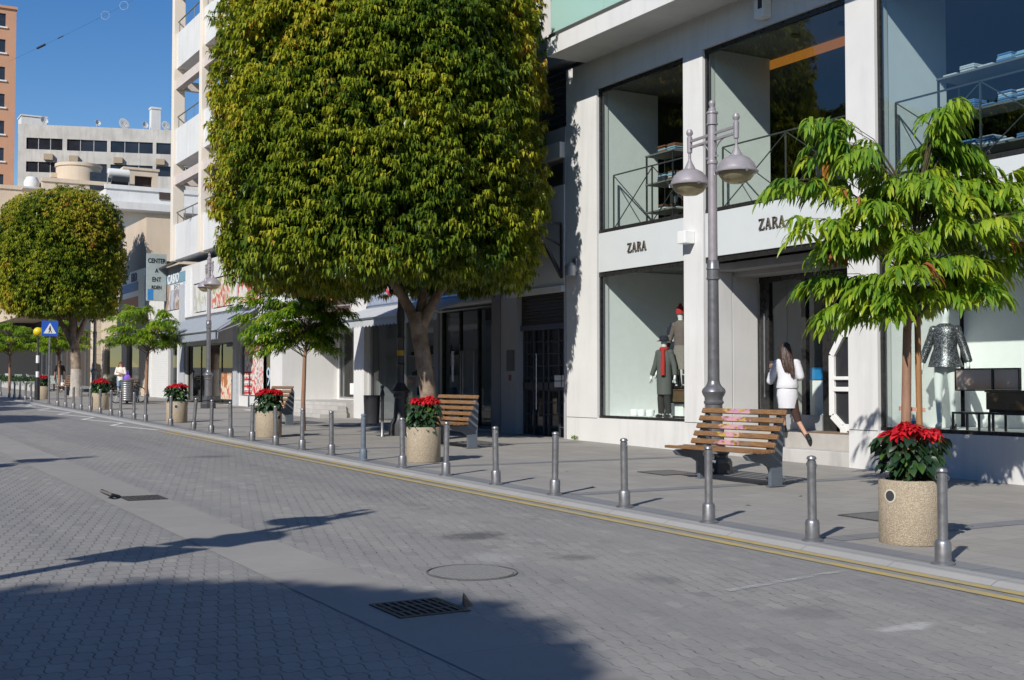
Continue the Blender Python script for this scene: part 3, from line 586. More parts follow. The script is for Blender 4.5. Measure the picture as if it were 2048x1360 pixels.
def mannequin(name,label,loc,rot,k,kind):
    T=thing(name,label,'mannequin',loc,rot)
    J=stand(k); ex=MB()
    for s in(1,-1): fingers(ex,Vector((s*.31,-.06,.79))*k,(0,-.1,-1),(0,s,0),.07*k,.007)
    human('body',T,J,M_mann,ex)
    if kind=='coat':
        m=MB(); rings(m,[(0,0,.50*k,.17*k,.13*k),(0,0,.8*k,.175*k,.135*k),(0,0,1.1*k,.165*k,.125*k),(0,0,1.36*k,.185*k,.11*k),(0,0,1.45*k,.07*k,.06*k)],20,None,.02)
        for s in(1,-1): m.ball(Vector((s*.155,.01,1.375))*k,.073*k,12,8); m.tube([Vector((s*.15,.01,1.39))*k,Vector((s*.245,.02,1.12))*k,Vector((s*.305,-.03,.9))*k],[.068*k,.06*k,.05*k],10)
        finish(m,'coat',M_coat,T); m=MB()
        for s in(1,-1): m.tube([Vector((s*.075,0,.60))*k,Vector((s*.085,-.01,.42))*k,Vector((s*.09,.015,.10))*k],[.075*k,.075*k,.068*k],12)
        finish(m,'trousers',M_trs,T); m=MB()
        for s in(1,-1): m.ball(Vector((s*.1,-.05,.045))*k,(.05*k,.12*k,.045*k))
        finish(m,'shoes',M_black,T)
        m=MB(); m.lathe([(.075*k,1.40*k),(.10*k,1.43*k),(.098*k,1.48*k),(.07*k,1.50*k)],n=16); m.tube([Vector((.05,-.10,1.43))*k,Vector((.07,-.13,1.2))*k,Vector((.08,-.15,.9))*k],[.04*k,.05*k,.05*k],8); finish(m,'scarf',M_redknit,T)
        m=MB(); m.lathe([(.155*k,1.62*k),(.16*k,1.625*k),(.10*k,1.64*k),(.095*k,1.71*k),(.05*k,1.74*k),(0.001,1.745*k)],n=20); finish(m,'hat',M_navy,T)
    elif kind in('skirt','cap'):
        m=MB(); rings(m,[(0,0,.92*k,.15*k,.12*k),(0,0,1.1*k,.14*k,.11*k),(0,0,1.3*k,.165*k,.115*k),(0,0,1.41*k,.16*k,.09*k),(0,0,1.47*k,.06*k,.055*k)],18,None,.02)
        for s in(1,-1): m.ball(Vector((s*.155,.01,1.37))*k,.066*k,12,8); m.tube([Vector((s*.15,.01,1.38))*k,Vector((s*.245,.02,1.12))*k,Vector((s*.305,-.03,.9))*k],[.06*k,.052*k,.042*k],10)
        finish(m,'jumper',M_tweed if kind=='skirt' else M_navy,T); m=MB()
        rings(m,[(0,0,.42*k,.24*k,.21*k),(0,0,.7*k,.19*k,.16*k),(0,0,.93*k,.155*k,.125*k)],36,None,.05); finish(m,'skirt',M_skirt,T,30)
        m=MB(); m.lathe([(.098*k,1.60*k),(.102*k,1.66*k),(.085*k,1.74*k),(.04*k,1.78*k),(.001,1.785*k)],n=18); m.ball((0,0,1.80*k),.035*k); finish(m,'beanie',M_redknit if kind=='skirt' else M_navy,T)
        m=MB()
        for s in(1,-1): m.ball(Vector((s*.1,-.05,.04))*k,(.045*k,.12*k,.045*k)); m.tube([Vector((s*.09,.01,.06))*k,Vector((s*.092,0,.3))*k],[.05*k,.058*k],10)
        finish(m,'boots',M_black,T)
    elif kind=='dress':
        m=MB(); rings(m,[(0,0,.86*k,.235*k,.20*k),(0,0,1.0*k,.19*k,.155*k),(0,0,1.12*k,.155*k,.12*k),(0,0,1.3*k,.16*k,.115*k),(0,0,1.41*k,.165*k,.09*k),(0,0,1.46*k,.07*k,.06*k)],30,None,.035)
        for s in(1,-1): m.ball(Vector((s*.155,.01,1.37))*k,.066*k,12,8); m.tube([Vector((s*.15,.01,1.38))*k,Vector((s*.245,.02,1.12))*k,Vector((s*.31,-.03,.93))*k],[.06*k,.06*k,.055*k],10)
        finish(m,'dress',M_sequin,T)
        m=MB()
        for s in(1,-1): m.prism([(-.18,.0),(.05,.0),(.06,.09),(.03,.09),(-.1,.03)],'x',s*.1*k-.035,s*.1*k+.035)
        finish(m,'shoes',M_black,T,None)
    return T
t=NT('silver_sequins'); P=t.obj(); vo=t.n('ShaderNodeTexVoronoi'); vo.inputs['Scale'].default_value=100; t.l(P,vo.inputs[0]); t.bsdf(t.ramp(vo.outputs['Color'],[(.2,(.03,.03,.035)),(.6,(.12,.12,.13)),(.9,(.5,.52,.55))]),.4,.6,vo.outputs['Color'],1.0,.03); M_sequin=t.m
mannequin('mannequin','child mannequin in grey coat, red scarf and dark brimmed hat, front of the left window',(15.2,19.78,.84),math.radians(-75),.98,'coat')
mannequin('mannequin','mannequin in navy jumper and navy bobble cap, between the two others in the left window',(15.78,20.27,.86),math.radians(-60),1.08,'cap')
# plinth boxes
def block(name,label,cat,x0,x1,y0,y1,z0,z1,mat):
    T=thing(name,label,cat,((x0+x1)/2,(y0+y1)/2,z0)); m=MB(); m.box(x0,x1,y0,y1,z0+.04,z1-.03); m.build('body',mat,T,bevel=.006); m=MB(); m.box(x0-.015,x1+.015,y0-.015,y1+.015,z1-.029,z1); m.build('lid',mat,T,bevel=.004); m=MB(); m.box(x0+.03,x1-.03,y0+.03,y1-.03,z0,z0+.039); m.build('base',M_black,T); return T
M_dkwood=pm('dark_walnut',(.12,.078,.042),.5,0,.3,6,sc3=(1,1,8)); M_rustwood=pm('reddish_wood',(.22,.09,.04),.5,0,.3,6)
block('display_box','long dark walnut display box under the standing mannequin in the left window','box',15.35,15.9,18.5,20.1,1.14,1.44,M_dkwood)
block('display_crate','reddish wooden crate under the dark display box in the left window','crate',15.4,15.8,18.55,19.0,.845,1.13,M_rustwood)
block('display_crate','pale crate beneath the dark display box, behind the child mannequin','crate',15.45,15.8,19.5,19.9,.845,1.13,M_int)
mannequin('mannequin','mannequin in red beanie and patterned jumper standing on the dark box in the left window',(15.55,19.68,1.44),math.radians(-70),.97,'skirt')
mannequin('mannequin','white mannequin in short silver sequin dress and black heels, in the right window',(15.25,12.72,.845),math.radians(-62),1.13,'dress')
mannequin('mannequin','mannequin in black jumper at the far right edge of the right window',(15.6,10.45,.845),math.radians(-80),1.2,'cap')
def lowtable(label,x0,x1,y0,y1,z0,z1):
    T=thing('display_table',label,'display table',((x0+x1)/2,(y0+y1)/2,z0)); m=MB(); m.box(x0,x1,y0,y1,z1-.03,z1); m.build('top',M_black,T)
    for x in(x0+.015,x1-.015):
        for y in(y0+.015,y1-.015): m=MB(); m.box(x-.014,x+.014,y-.014,y+.014,z0,z1-.031); m.build('leg',M_black,T)
lowtable('low black metal table, nearer the sequin dress, in the right window',15.05,15.4,11.95,12.45,.845,1.13)
lowtable('low black metal table carrying the dark box in the right window',15.05,15.45,11.1,11.8,.845,1.13)
block('display_box','dark walnut box on the low table in the right window','box',15.08,15.42,11.15,11.85,1.135,1.46,M_dkwood)
t=NT('orange_landscape_print'); P=t.pos(); f=t.noise(P,2.5,4); c=t.ramp(t.math('ADD',t.math('MULTIPLY',t.sep(P)[2],-.9),t.math('MULTIPLY_ADD',f,.5,1.65)),[(.1,(.72,.60,.55)),(.45,(.75,.52,.42)),(.7,(.72,.34,.14)),(1,(.55,.28,.17))]); t.bsdf(c,.4); M_print=t.m
def picture(label,y0,y1):
    T=thing('framed_print',label,'picture',(15.15,(y0+y1)/2,1.48)); m=MB(); m.box(15.13,15.15,y0,y1,1.47,1.77); m.build('print',M_print,T); m=MB()
    for a,b,c_,d in((y0-.02,y1+.02,1.77,1.79),(y0-.02,y1+.02,1.45,1.469),(y0-.02,y0-.001,1.47,1.769),(y1+.001,y1+.02,1.47,1.769)): m.box(15.115,15.165,a,b,c_,d)
    m.build('frame',M_black,T)
picture('wide black-framed print with a soft orange horizon, left of the pair in the right window',11.78,12.42); picture('smaller black-framed orange print, right of the pair in the right window',11.32,11.74)
# water bottle and pots
T=thing('water_bottle','clear plastic water bottle with blue label standing in the right window','bottle',(14.9,13.05,.845)); m=MB(); m.lathe([(.035,0),(.036,.16),(.014,.2),(.014,.23)],n=14); m.build('bottle',pm('clear_plastic',(.6,.7,.72),.1),T,rel=True,smooth=40); m=MB(); m.lathe([(.0375,.05),(.0375,.13)],n=14,cap=False); m.build('wrapper',pm('blue_label',(.03,.12,.42),.4),T,rel=True)
for y,l in((20.75,'white bowl nearest the frame on the floor of the left window'),(20.5,'small pale vase between bowl and cup in the left window'),(20.2,'white cup beside the child mannequin in the left window')):
    m=MB(); m.lathe([(.04,0),(.08,.03),(.1,.13),(.09,.16),(.08,.14),(.001,.05)],n=18); tag(m.build('white_bowl',M_int,loc=(0,0,0),smooth=40),l,'bowl').location=(15.15,y,.845)
# racks and clothes upstairs
def rack(label,x,y,z,L,cols,seed):
    T=thing('clothes_rack',label,'clothes rack',(x,y,z)); rg=random.Random(seed)
    m=MB(); m.tube([(0,-L/2,0),(0,-L/2,1.35),(0,L/2,1.35),(0,L/2,0)],.015,6)
    for s in(-1,1): m.tube([(-.25,s*L/2,.02),(.25,s*L/2,.02)],.015,6)
    m.build('frame',M_black,T,rel=True)
    k=int(L/.085)
    for i in range(k):
        yy=-L/2+.08+i*(L-.16)/(k-1); h=rg.uniform(.6,.85); m=MB(); w=rg.uniform(.19,.24)
        m.prism([(-.03,1.33),(.03,1.33),(w,1.24),(w*1.02,1.30-h*.8),(w*.8,1.30-h),(-w*.8,1.30-h),(-w,1.24)],'y',yy-.018,yy+.018); m.build('garment',rg.choice(cols),T,rel=True,bevel=.012)
cl=lambda n,c:pm('cloth_'+n,c,.9,0,.15,20)
BL=cl('blue',(.10,.22,.42)); WH=cl('white',(.6,.62,.63)); DK=cl('dark',(.03,.035,.05)); OR=cl('orange',(.55,.20,.03)); GY=cl('grey',(.2,.2,.21)); BR=cl('brown',(.22,.09,.05)); LB=cl('pale_blue',(.30,.48,.62))
rack('clothes rack with dark and red-brown garments upstairs behind the left window',16.6,20.4,4.71,1.3,[DK,BR,GY,WH,BR],1)
rack('clothes rack with one bright orange garment upstairs behind the middle window',16.6,16.45,4.71,.5,[OR,OR,DK,DK],4)
rack('clothes rack with blue garments upstairs behind the middle window',16.0,18.2,4.71,.9,[DK,BL,DK],5)
rack('clothes rack with dark garments upstairs behind the right window',16.6,11.0,4.71,2.0,[DK,GY,BL,DK],6)
def shelf(label,x,y,z,L,cols,seed):
    T=thing('display_shelf',label,'shelf',(x,y,z)); rg=random.Random(seed)
    m=MB()
    for s in(-1,1):
        for xx in(-.25,.25): m.box(xx-.015,xx+.015,s*(L/2-.02)-.015,s*(L/2-.02)+.015,0,1.75)
    m.build('posts',M_black,T,rel=True)
    for zz in(.5,1.1,1.72): m=MB(); m.box(-.28,.28,-L/2,L/2,zz,zz+.03); m.build('board',M_intgrey,T,rel=True)
    for zz in(.53,1.13,1.75):
        yy=-L/2+.2
        while yy<L/2-.15:
            n=rg.randint(2,6)
            for q in range(n):
                c_=rg.choice(cols); m=MB(); a=rg.uniform(-.02,.02); m.box(-.16+a,.16+a,yy-.13+a,yy+.13,zz+q*.034,zz+q*.034+.031); tag(m.build('folded_garment',c_,T,rel=True,bevel=.01))
            yy+=.34
    return T
shelf('black shelf stacked with folded pale and dark garments upstairs behind the left window',15.75,20.3,4.71,.95,[WH,DK,LB,BR],2)
shelf('black shelf stacked with folded blue garments upstairs behind the right window',15.85,11.9,4.71,2.4,[BL,LB,BL,WH],3)
# white hexagonal stand in the doorway
T=thing('hexagonal_stand','white hexagonal display stand with dark panels in the open doorway','display stand',(15.45,14.85,.70))
hx=[(15.30,1.0),(15.30,2.05),(15.05,2.42),(14.55,2.42),(14.3,2.05),(14.3,1.0),(14.55,.80),(15.05,.80)]
m=MB()
for i in range(8):
    a=hx[i];b=hx[(i+1)%8]; m.bar((15.45,*a),(15.45,*b),.12,.09,(1,0,0))
m.box(15.40,15.50,14.34,15.26,1.42,1.50); m.box(15.40,15.50,14.34,15.26,1.62,1.68); m.box(15.40,15.50,14.95,15.10,.701,.82); m.box(15.40,15.50,14.45,14.6,.701,.82); m.build('frame',M_white_pl,T,bevel=.008)
m=MB(); m.prism(hx,'x',15.46,15.48); m.build('panel',M_black,T)
# blue-lidded bin behind the door glass
T=thing('gift_box','pale box with bright blue lid standing behind the door glass','box',(16.3,16.35,.70)); m=MB(); m.box(16.1,16.5,16.2,16.6,.72,1.62); m.build('body',M_int,T,bevel=.01); m=MB(); m.box(16.08,16.52,16.18,16.62,1.622,1.86); m.build('lid',pm('bright_blue',(.02,.22,.50),.5),T,bevel=.015); m=MB(); m.box(16.12,16.48,16.22,16.58,.70,.719); m.build('base',M_black,T)
# ------------------------------------------------------------------ the row of shops up the street
def pt(px,py,depth):
    """point seen at photo pixel px,py at a given depth in metres (survey helper)"""
    return Vector((0,0,EYE))+ (CF+CR*((px-1024)/FOC)+CU*((680-py)/FOC))*depth
def panes(T,x,y0,y1,z0,z1,mat=None):
    m=MB(); m.quad((x,y0,z0),(x,y0,z1),(x,y1,z1),(x,y1,z0)); return m.build('window_pane',mat or M_glassd,T)
def frame(T,x,y0,y1,z0,z1,w=.06,d=.08,mat=None,vs=()):
    m=MB(); m.box(x,x+d,y0,y1,z0,z0+w); m.box(x,x+d,y0,y1,z1-w,z1); m.box(x+.002,x+d-.002,y0,y0+w,z0+w,z1-w); m.box(x+.002,x+d-.002,y1-w,y1,z0+w,z1-w)
    for v in vs: m.box(x+.002,x+d-.002,v-w/2,v+w/2,z0+w,z1-w)
    return m.build('window_frame',mat or M_frame,T)
def awning(T,y0,y1,xw,zw,xf,zf,val,mat,name='awning'):
    m=MB(); m.add([(xw,y0,zw),(xf,y0,zf),(xf,y1,zf),(xw,y1,zw),(xw,y0,zw-.03),(xf,y0,zf-.03),(xf,y1,zf-.03),(xw,y1,zw-.03)],[(0,3,2,1),(4,5,6,7),(0,1,5,4),(3,7,6,2)])
    n=int((y1-y0)/.22); d=(y1-y0)/n
    for i in range(n):
        a=y0+i*d;b=a+d; z=zf-val
        vs=[(xf,a,zf),(xf,b,zf)]+[(xf-.01,b-d*k/6,z-.05*math.sin(PI*k/6)) for k in range(7)]
        m.add(vs,[tuple(range(len(vs)))])
    a=m.build(name,mat,T)
    m=MB(); m.bar((xf,y0,zf-.02),(xf,y1,zf-.02),.07,.05); 
    for y in(y0+.08,y1-.08,(y0+y1)/2): m.bar((xw,y,zw-.35),(xf+.05,y,zf-.06),.04,.04)
    m.tube([(xw-.06,y0,zw),(xw-.06,y1,zw)],.06,8); m.build('awning_frame',M_alu,T); return a
def canvas(name,col):
    t=NT(name); P=t.pos(); n=t.noise(P,1.2,6,.65,(.5,1,1)); s=t.noise(P,5,5,.6,(.3,2.5,1)); c=t.mix(t.ramp(n,[(.35,0.),(.75,.4)]),col,mul(col,.6)); c=t.mix(t.ramp(s,[(.5,0.),(.8,.3)]),c,mul(col,.7))
    p=t.bsdf(c,.85,spec=.2); tr=t.n('ShaderNodeBsdfTranslucent'); tr.inputs[0].default_value=(*col,1); mx=t.n('ShaderNodeMixShader'); mx.inputs[0].default_value=.18; t.l(p.outputs[0],mx.inputs[1]); t.l(tr.outputs[0],mx.inputs[2]); t.l(mx.outputs[0],t.out.inputs[0]); return t.m
M_canv=canvas('grey_canvas',(.36,.40,.45)); M_canv2=canvas('pale_canvas',(.58,.60,.62)); M_canvo=canvas('orange_canvas',(.62,.17,.08))
# -- gated entrance building
B=thing('gated_building','narrow grey building with a dark roller shutter and barred glass entrance beside the white store','building',(FX,23.8,gz(23.8)))
m=MB(); m.wall(FX-.02,FX+.3,22.41,25.3,0,9.5,[(22.48,24.55,0,3.62),(22.5,25.2,5.95,6.6),(22.41,25.3,7.3,8.8)]); m.box(FX+.3,26,22.41,25.3,9.0,9.5); m.box(FX+.8,FX+.9,22.42,25.3,.2,9); m.build('wall',M_greywall,B)
m=MB()
for i in range(9): z=2.92+i*.078; m.box(FX+.12,FX+.16,22.48,24.55,z,z+.07)
m.build('roller_shutter',pm('dark_brown_shutter',(.045,.038,.036),.5,.2),B)
m=MB(); m.box(FX+.08,FX+.2,22.48,24.55,2.80,2.92); m.build('shutter_rail',pm('blue_grey_rail',(.10,.11,.15),.4,.3),B)
m=MB()
for y in(22.49,22.95,23.4,23.62,24.05,24.5): m.box(FX+.15,FX+.19,y-.022,y+.022,.3,2.79)
for z in np.arange(.55,2.8,.28): m.box(FX+.155,FX+.185,22.49,24.54,z,z+.022)
m.box(FX+.15,FX+.19,22.49,24.54,1.42,1.58); m.build('entrance_grille',M_darkgrey,B)
panes(B,FX+.2,22.49,24.54,.3,2.8)
m=MB(); m.tube([(FX+.08,23.82,.95),(FX+.08,23.82,2.25)],.016,8); m.build('door_handle',M_alu,B,smooth=40)
for a,b,c,d in((22.52,22.80,1.62,1.74),(22.84,23.12,1.62,1.74),(22.52,22.80,1.47,1.60),(22.84,23.12,1.47,1.60),(22.52,22.72,1.82,1.98)):
    m=MB(); m.box(FX+.135,FX+.145,a,b,c,d); m.build('notice',M_white_pl,B)
m=MB(); m.box(FX-.04,FX-.022,24.65,25.0,1.85,2.35); m.build('plaque',M_darkgrey,B); m=MB(); m.box(FX-.03,FX-.021,24.8,24.92,1.62,1.76); m.build('sticker',pm('faded_red',(.25,.06,.07),.6),B)
for a in((FX-.12,FX-.021,22.42,24.85,3.60,3.74),(FX-.16,FX-.021,22.42,25.3,6.6,6.95)): m=MB(); m.box(*a); m.build('cornice',M_white,B)
m=MB(); m.box(FX-.05,FX-.022,22.42,24.85,3.745,6.0); m.build('fascia',M_white,B)
m=MB()
for i in range(9): z=7.33+i*.16; m.obox((FX+.1,23.85,z),(.08,1.42,.01),Matrix.Rotation(math.radians(-35),3,'Y'))
m.build('louvres',pm('blue_louvre',(.05,.08,.15),.4,.2),B)
m=MB(); m.bar((FX-.06,22.5,5.12),(13.72,22.5,5.12),.05,.05,(0,1,0)); m.bar((13.74,22.5,5.1),(FX-.08,22.5,3.95),.07,.07,(0,1,0)); m.bar((FX-.07,22.5,5.1),(FX-.07,22.5,3.9),.05,.05,(0,1,0)); m.bar((13.95,22.5,4.85),(FX-.07,22.5,4.62),.035,.035,(0,1,0)); m.build('steel_bracket',M_black,B)
# -- shoe shop
C=thing('shoe_shop','shop with pale grey awning, dark glass door and lit shoe shelves behind the big tree','building',(FX,29.5,gz(29.5)))
m=MB(); m.wall(FX,FX+.3,25.305,34.2,0,9.2,[(25.75,28.6,0,3.55),(28.95,33.35,.0,3.6),(26.5,28.2,5.2,6.9),(29.5,31.2,5.2,6.9)]); m.box(FX+.3,26,25.31,34.2,8.9,9.2); m.box(20,20.2,25.31,34.2,.3,8.9); m.build('wall',M_white,C)
m=MB(); m.box(FX-.14,FX-.003,33.38,34.15,.2,3.6); m.build('white_pilaster',M_white2,C,bevel=.005)
m=MB(); m.box(FX-.05,FX-.003,25.31,25.72,.2,3.7); m.box(FX-.04,FX+.2,28.62,28.93,.2,3.55); m.build('grey_pilaster',pm('grey_pilaster_paint',(.19,.19,.21),.6),C,bevel=.005)
m=MB(); m.box(FX-.06,FX-.001,25.73,33.37,3.62,4.4); m.build('fascia',pm('blue_grey_fascia',(.30,.34,.42),.5),C)
m=MB(); m.tube([(FX-.08,31.6+.32*math.cos(a)*(1+.15*a/6),4.55+.42*math.sin(a)) for a in np.linspace(.6,6.0,18)]+[(FX-.08,31.1,4.5),(FX-.08,30.85,4.85),(FX-.08,30.95,4.2)],.045,6); m.build('logo_lettering',pm('logo_red',(.55,.04,.05),.4),C,smooth=40)
m=MB(); m.tube([(FX-.08,28.5+.12*math.cos(a),4.15+.14*math.sin(a)) for a in np.linspace(0,6.28,12)],.03,6); m.build('logo_lettering',MC['logo_red'],C,smooth=40)
frame(C,FX+.05,25.76,28.59,.42,3.5,.06,.1,M_frame,(26.6,27.6)); panes(C,FX+.1,25.82,28.53,.48,3.44)
m=MB(); m.box(FX+.0,FX+.2,25.76,28.59,.25,.42); m.build('plinth',M_greywall,C)
for y in(27.35,27.45,26.75): m=MB(); m.tube([(FX+.02,y,1.1),(FX+.02,y,2.4)],.014,6); m.build('door_handle',M_alu,C)
m=MB(); m.box(FX+.095,FX+.099,28.0,28.12,1.6,2.4); m.build('door_sticker',M_white_pl,C)
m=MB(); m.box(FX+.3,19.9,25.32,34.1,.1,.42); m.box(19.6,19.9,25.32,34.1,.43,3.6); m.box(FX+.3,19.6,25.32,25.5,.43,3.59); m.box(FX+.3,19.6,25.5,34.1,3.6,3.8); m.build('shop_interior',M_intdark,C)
m=MB(); m.lathe([(.06,3.1),(.09,3.0),(.05,2.95)],(16.4,27.2,0),12); m.build('spotlight',emit('spot_lamp',(.8,1,.95),6),C)
frame(C,FX+.05,28.96,33.34,.42,3.55,.06,.1,M_alu,(30.9,)); panes(C,FX+.1,29.0,33.3,.48,3.5)
m=MB(); m.box(16.0,16.1,29.0,33.3,.43,3.58); m.box(FX+.32,16,33.25,33.34,.43,3.58); m.build('display_wall',M_int,C)
for z in(1.15,1.75,2.35): m=MB(); m.box(15.5,15.99,30.2,32.9,z,z+.035); m.build('shelf',M_int,C)
SHM=MB(); SHM.prism([(-.13,0),(.13,0),(.135,.05),(.06,.07),(-.04,.13),(-.12,.14)],'x',-.045,.045)
rg=random.Random(3); first=None
for z in(1.186,1.786,2.386,.43):
    for i in range(5):
        y=30.4+i*.52+rg.uniform(-.08,.08); lab='dark shoe or bag on a white shelf behind the shop glass'
        if first is None: first=SHM.build('shoe',M_black,loc=(0,0,0)); first.location=(15.75,y,z); o=first
        else: o=first.copy(); COL.objects.link(o); o.location=(15.75,y,z)
        o.rotation_euler=(0,0,rg.uniform(-.8,.8)); o.scale=(1.6,1.6,1.8); tag(o,lab,'shoe','shoes on the shop shelves')
awning(C,25.7,33.3,FX,3.82,12.95,3.32,.2,M_canv2)
# -- white shop up the steps
D=thing('white_shop','white-walled shop with a deep sunlit porch up three grey steps and a small orange awning','building',(FX,38,gz(38)))
m=MB(); m.wall(FX,FX+.3,34.205,42,.2,8.4,[(34.5,41.0,.2,3.75)]); m.box(FX+.3,26,34.21,42,8.1,8.4); m.box(22,22.2,34.21,42,.4,8.1); m.build('wall',M_white2,D)
m=MB(); m.box(FX+.3,16.6,41.0,41.2,.96,3.75); m.box(FX+.3,16.9,34.3,34.5,.96,3.75); m.wall(16.6,16.8,34.5,41.2,.96,3.75,[(36.2,38.6,.96,3.4),(38.85,40.85,1.0,3.4)]); m.box(FX+.3,17,34.3,41.2,3.751,3.9); m.build('porch_wall',M_white2,D)
m=MB(); m.box(FX-.3,18,34.4,41.3,.3,.955); m.build('porch_floor',M_conc,D,bevel=.01)
for a,b in((36.2,38.6),(38.85,40.85)): frame(D,16.62,a,b,1.0,3.4,.06,.06,M_alu); panes(D,16.66,a+.06,b-.06,1.06,3.34,M_glass)
m=MB(); m.box(18.0,18.1,34.5,41.2,.96,3.75); m.build('inner_wall',pm('pale_grey_wall',(.32,.33,.34),.7),D); m=MB(); m.box(16.63,16.645,39.2,39.9,1.15,1.55); m.build('notice',M_white_pl,D)
m=MB(); 
for i in range(3): m.box(FX-1.2+i*.3,FX-.301-.001*i,34.28+.03*i,41.6-.3*i,.3-.01*i,.62+i*.12)
m.build('steps',M_conc,D,bevel=.01)
awning(D,34.6,37.6,FX,4.35,13.5,3.95,.22,M_canvo)
m=MB(); m.box(FX-.05,FX-.002,37.8,41.8,3.95,4.9); m.build('sign_band',M_white_pl,D)
# -- shop with posters below the flats
E=thing('poster_shop','shop with red and white sale posters and a long grey awning under the flats','building',(FX,48,gz(48)))
m=MB(); m.wall(FX,FX+.3,42.01,54.9,.2,6.8,[(42.3,45.9,1.05,3.1),(46.6,53.6,.7,3.2),(46.7,49.9,4.65,5.95),(43.0,46.4,4.65,5.85),(50.6,52.6,4.6,5.9)]); m.box(FX+.3,25,42.01,54.9,6.5,6.8); m.box(17.6,17.8,42.01,54.9,.5,6.5); m.build('wall',M_white,E)
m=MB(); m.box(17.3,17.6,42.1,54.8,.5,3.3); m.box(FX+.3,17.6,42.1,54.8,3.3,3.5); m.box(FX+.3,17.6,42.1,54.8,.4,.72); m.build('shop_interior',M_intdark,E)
for a,b,c in((46.0,46.5,4.0),(53.7,54.6,6.0)): m=MB(); m.box(FX-.1,FX-.002,a,b,.6,c); m.build('grey_column',pm('light_grey_column',(.45,.47,.50),.6),E)
def poster(T,name,y0,y1,z0,z1,x,scale,stops,seed):
    t=NT(name); P=t.pos(); mp=t.n('ShaderNodeMapping'); mp.inputs['Location'].default_value=(seed,seed*2.3,0); t.l(P,mp.inputs[0]); f=t.noise(mp.outputs[0],scale,4,.5,(1,1,.6)); z=t.sep(P)[2]
    g=t.math('MULTIPLY',t.math('ADD',z,-z0),1/(z1-z0)); c=t.ramp(t.math('ADD',f,t.math('MULTIPLY',g,.25)),stops,'CONSTANT'); t.bsdf(c,.4)
    m=MB(); m.box(x-.012,x,y0,y1,z0,z1); return m.build('poster',t.m,T)
RW=[(0,(.62,.05,.06)),(.46,(.70,.66,.62)),(.56,(.62,.10,.08)),(.62,(.7,.68,.66)),(.72,(.20,.07,.05)),(.8,(.66,.30,.10))]
poster(E,'sale_poster',43.2,45.4,1.1,3.0,FX+.05,3.2,RW,1); poster(E,'advert_poster',46.75,49.85,4.7,5.9,FX+.05,2.6,[(0,(.7,.66,.6)),(.5,(.62,.16,.10)),(.6,(.72,.70,.62)),(.7,(.45,.40,.22))],5); poster(E,'advert_poster',43.05,46.35,4.7,5.8,FX+.05,2.4,[(0,(.62,.30,.18)),(.5,(.70,.55,.35)),(.58,(.7,.66,.6)),(.68,(.45,.10,.08))],9)
poster(E,'advert_poster',50.65,52.55,4.65,5.85,FX+.05,2.6,[(0,(.66,.66,.66)),(.55,(.50,.50,.40)),(.66,(.7,.68,.62))],14)
for i in range(7):
    m=MB(); m.box(FX+.025,FX+.037,44.5+.0,45.4,1.15+i*.13,1.21+i*.13); m.build('poster_line',pm('poster_white',(.72,.70,.68),.5) if i%2 else M_red,E)
poster(E,'sale_poster',47.0,48.4,.9,2.0,FX+.02,3.0,[(0,(.66,.58,.44)),(.52,(.62,.10,.07)),(.58,(.72,.64,.5)),(.7,(.45,.16,.06))],21)
frame(E,FX+.08,42.3,45.9,1.05,3.1,.05,.06,M_alu); panes(E,FX+.11,42.35,45.85,1.1,3.05); frame(E,FX+.08,46.6,53.6,.7,3.2,.06,.06,M_frame,(48.6,50.2,51.6)); panes(E,FX+.11,46.66,53.54,.76,3.14)
text_mesh('9',1.0,pm('pale_blue_vinyl',(.45,.60,.68),.5),'window_lettering',E,(FX+.09,42.75,1.75),(0,-1,0),(0,0,1),.004)
awning(E,43.6,53.5,FX,4.42,12.95,3.52,.3,M_canv)
# -- flats with balconies above
A=thing('apartment_block','cream and white apartment block with stacked open corner balconies rising above the shops','building',(14.0,48,gz(48)))
for y in(36.6,41.1,45.6,49.8,54.3): m=MB(); m.box(14.0,14.5,y,y+.4,7.05,30); m.build('column',M_cream,A,bevel=.01)
m=MB(); m.box(16.9,27,36.6,50.6,6.81,30); m.build('wall',M_cream,A)
levels=[7.1,11.45,15.8,20.15,24.5]
for z in levels: m=MB(); m.box(14.25,16.9,36.62,54.68,z,z+.22); m.build('balcony_slab',M_white,A)
m=MB()
for z in levels[1:]: m.box(14.08,14.38,36.61,54.6,z-.95,z-.55); m.box(16.5,16.85,50.61,54.6,z-.9,z-.5); m.box(14.39,16.85,54.4,54.66,z-.9,z-.5)
m.build('beams',pm('mauve_cream',(.60,.52,.47),.8),A)
ys=[36.6,41.1,45.6,49.8,54.3]
for z in levels:
    for a,b in zip(ys[:-1],ys[1:]):
        m=MB(); m.box(14.12,14.24,a+.402,b-.002,z,z+1.6); m.build('parapet',M_white2,A)
        m=MB(); m.tube([(14.18,a+.42,z+2.15),(14.18,b-.02,z+2.15)],.03,6)
        for k in range(4): y=a+.6+k*(b-a-.8)/3; m.tube([(14.18,y,z+1.6),(14.18,y,z+2.15)],.02,5)
        m.build('balcony_rail',pm('grey_green_rail',(.22,.23,.21),.5,.3),A)
    for a,b in((41.8,44.6),(46.3,49.2)): m=MB(); m.box(16.86,16.91,a,b,z+.3,z+2.9); m.build('balcony_door',M_glassw,A)
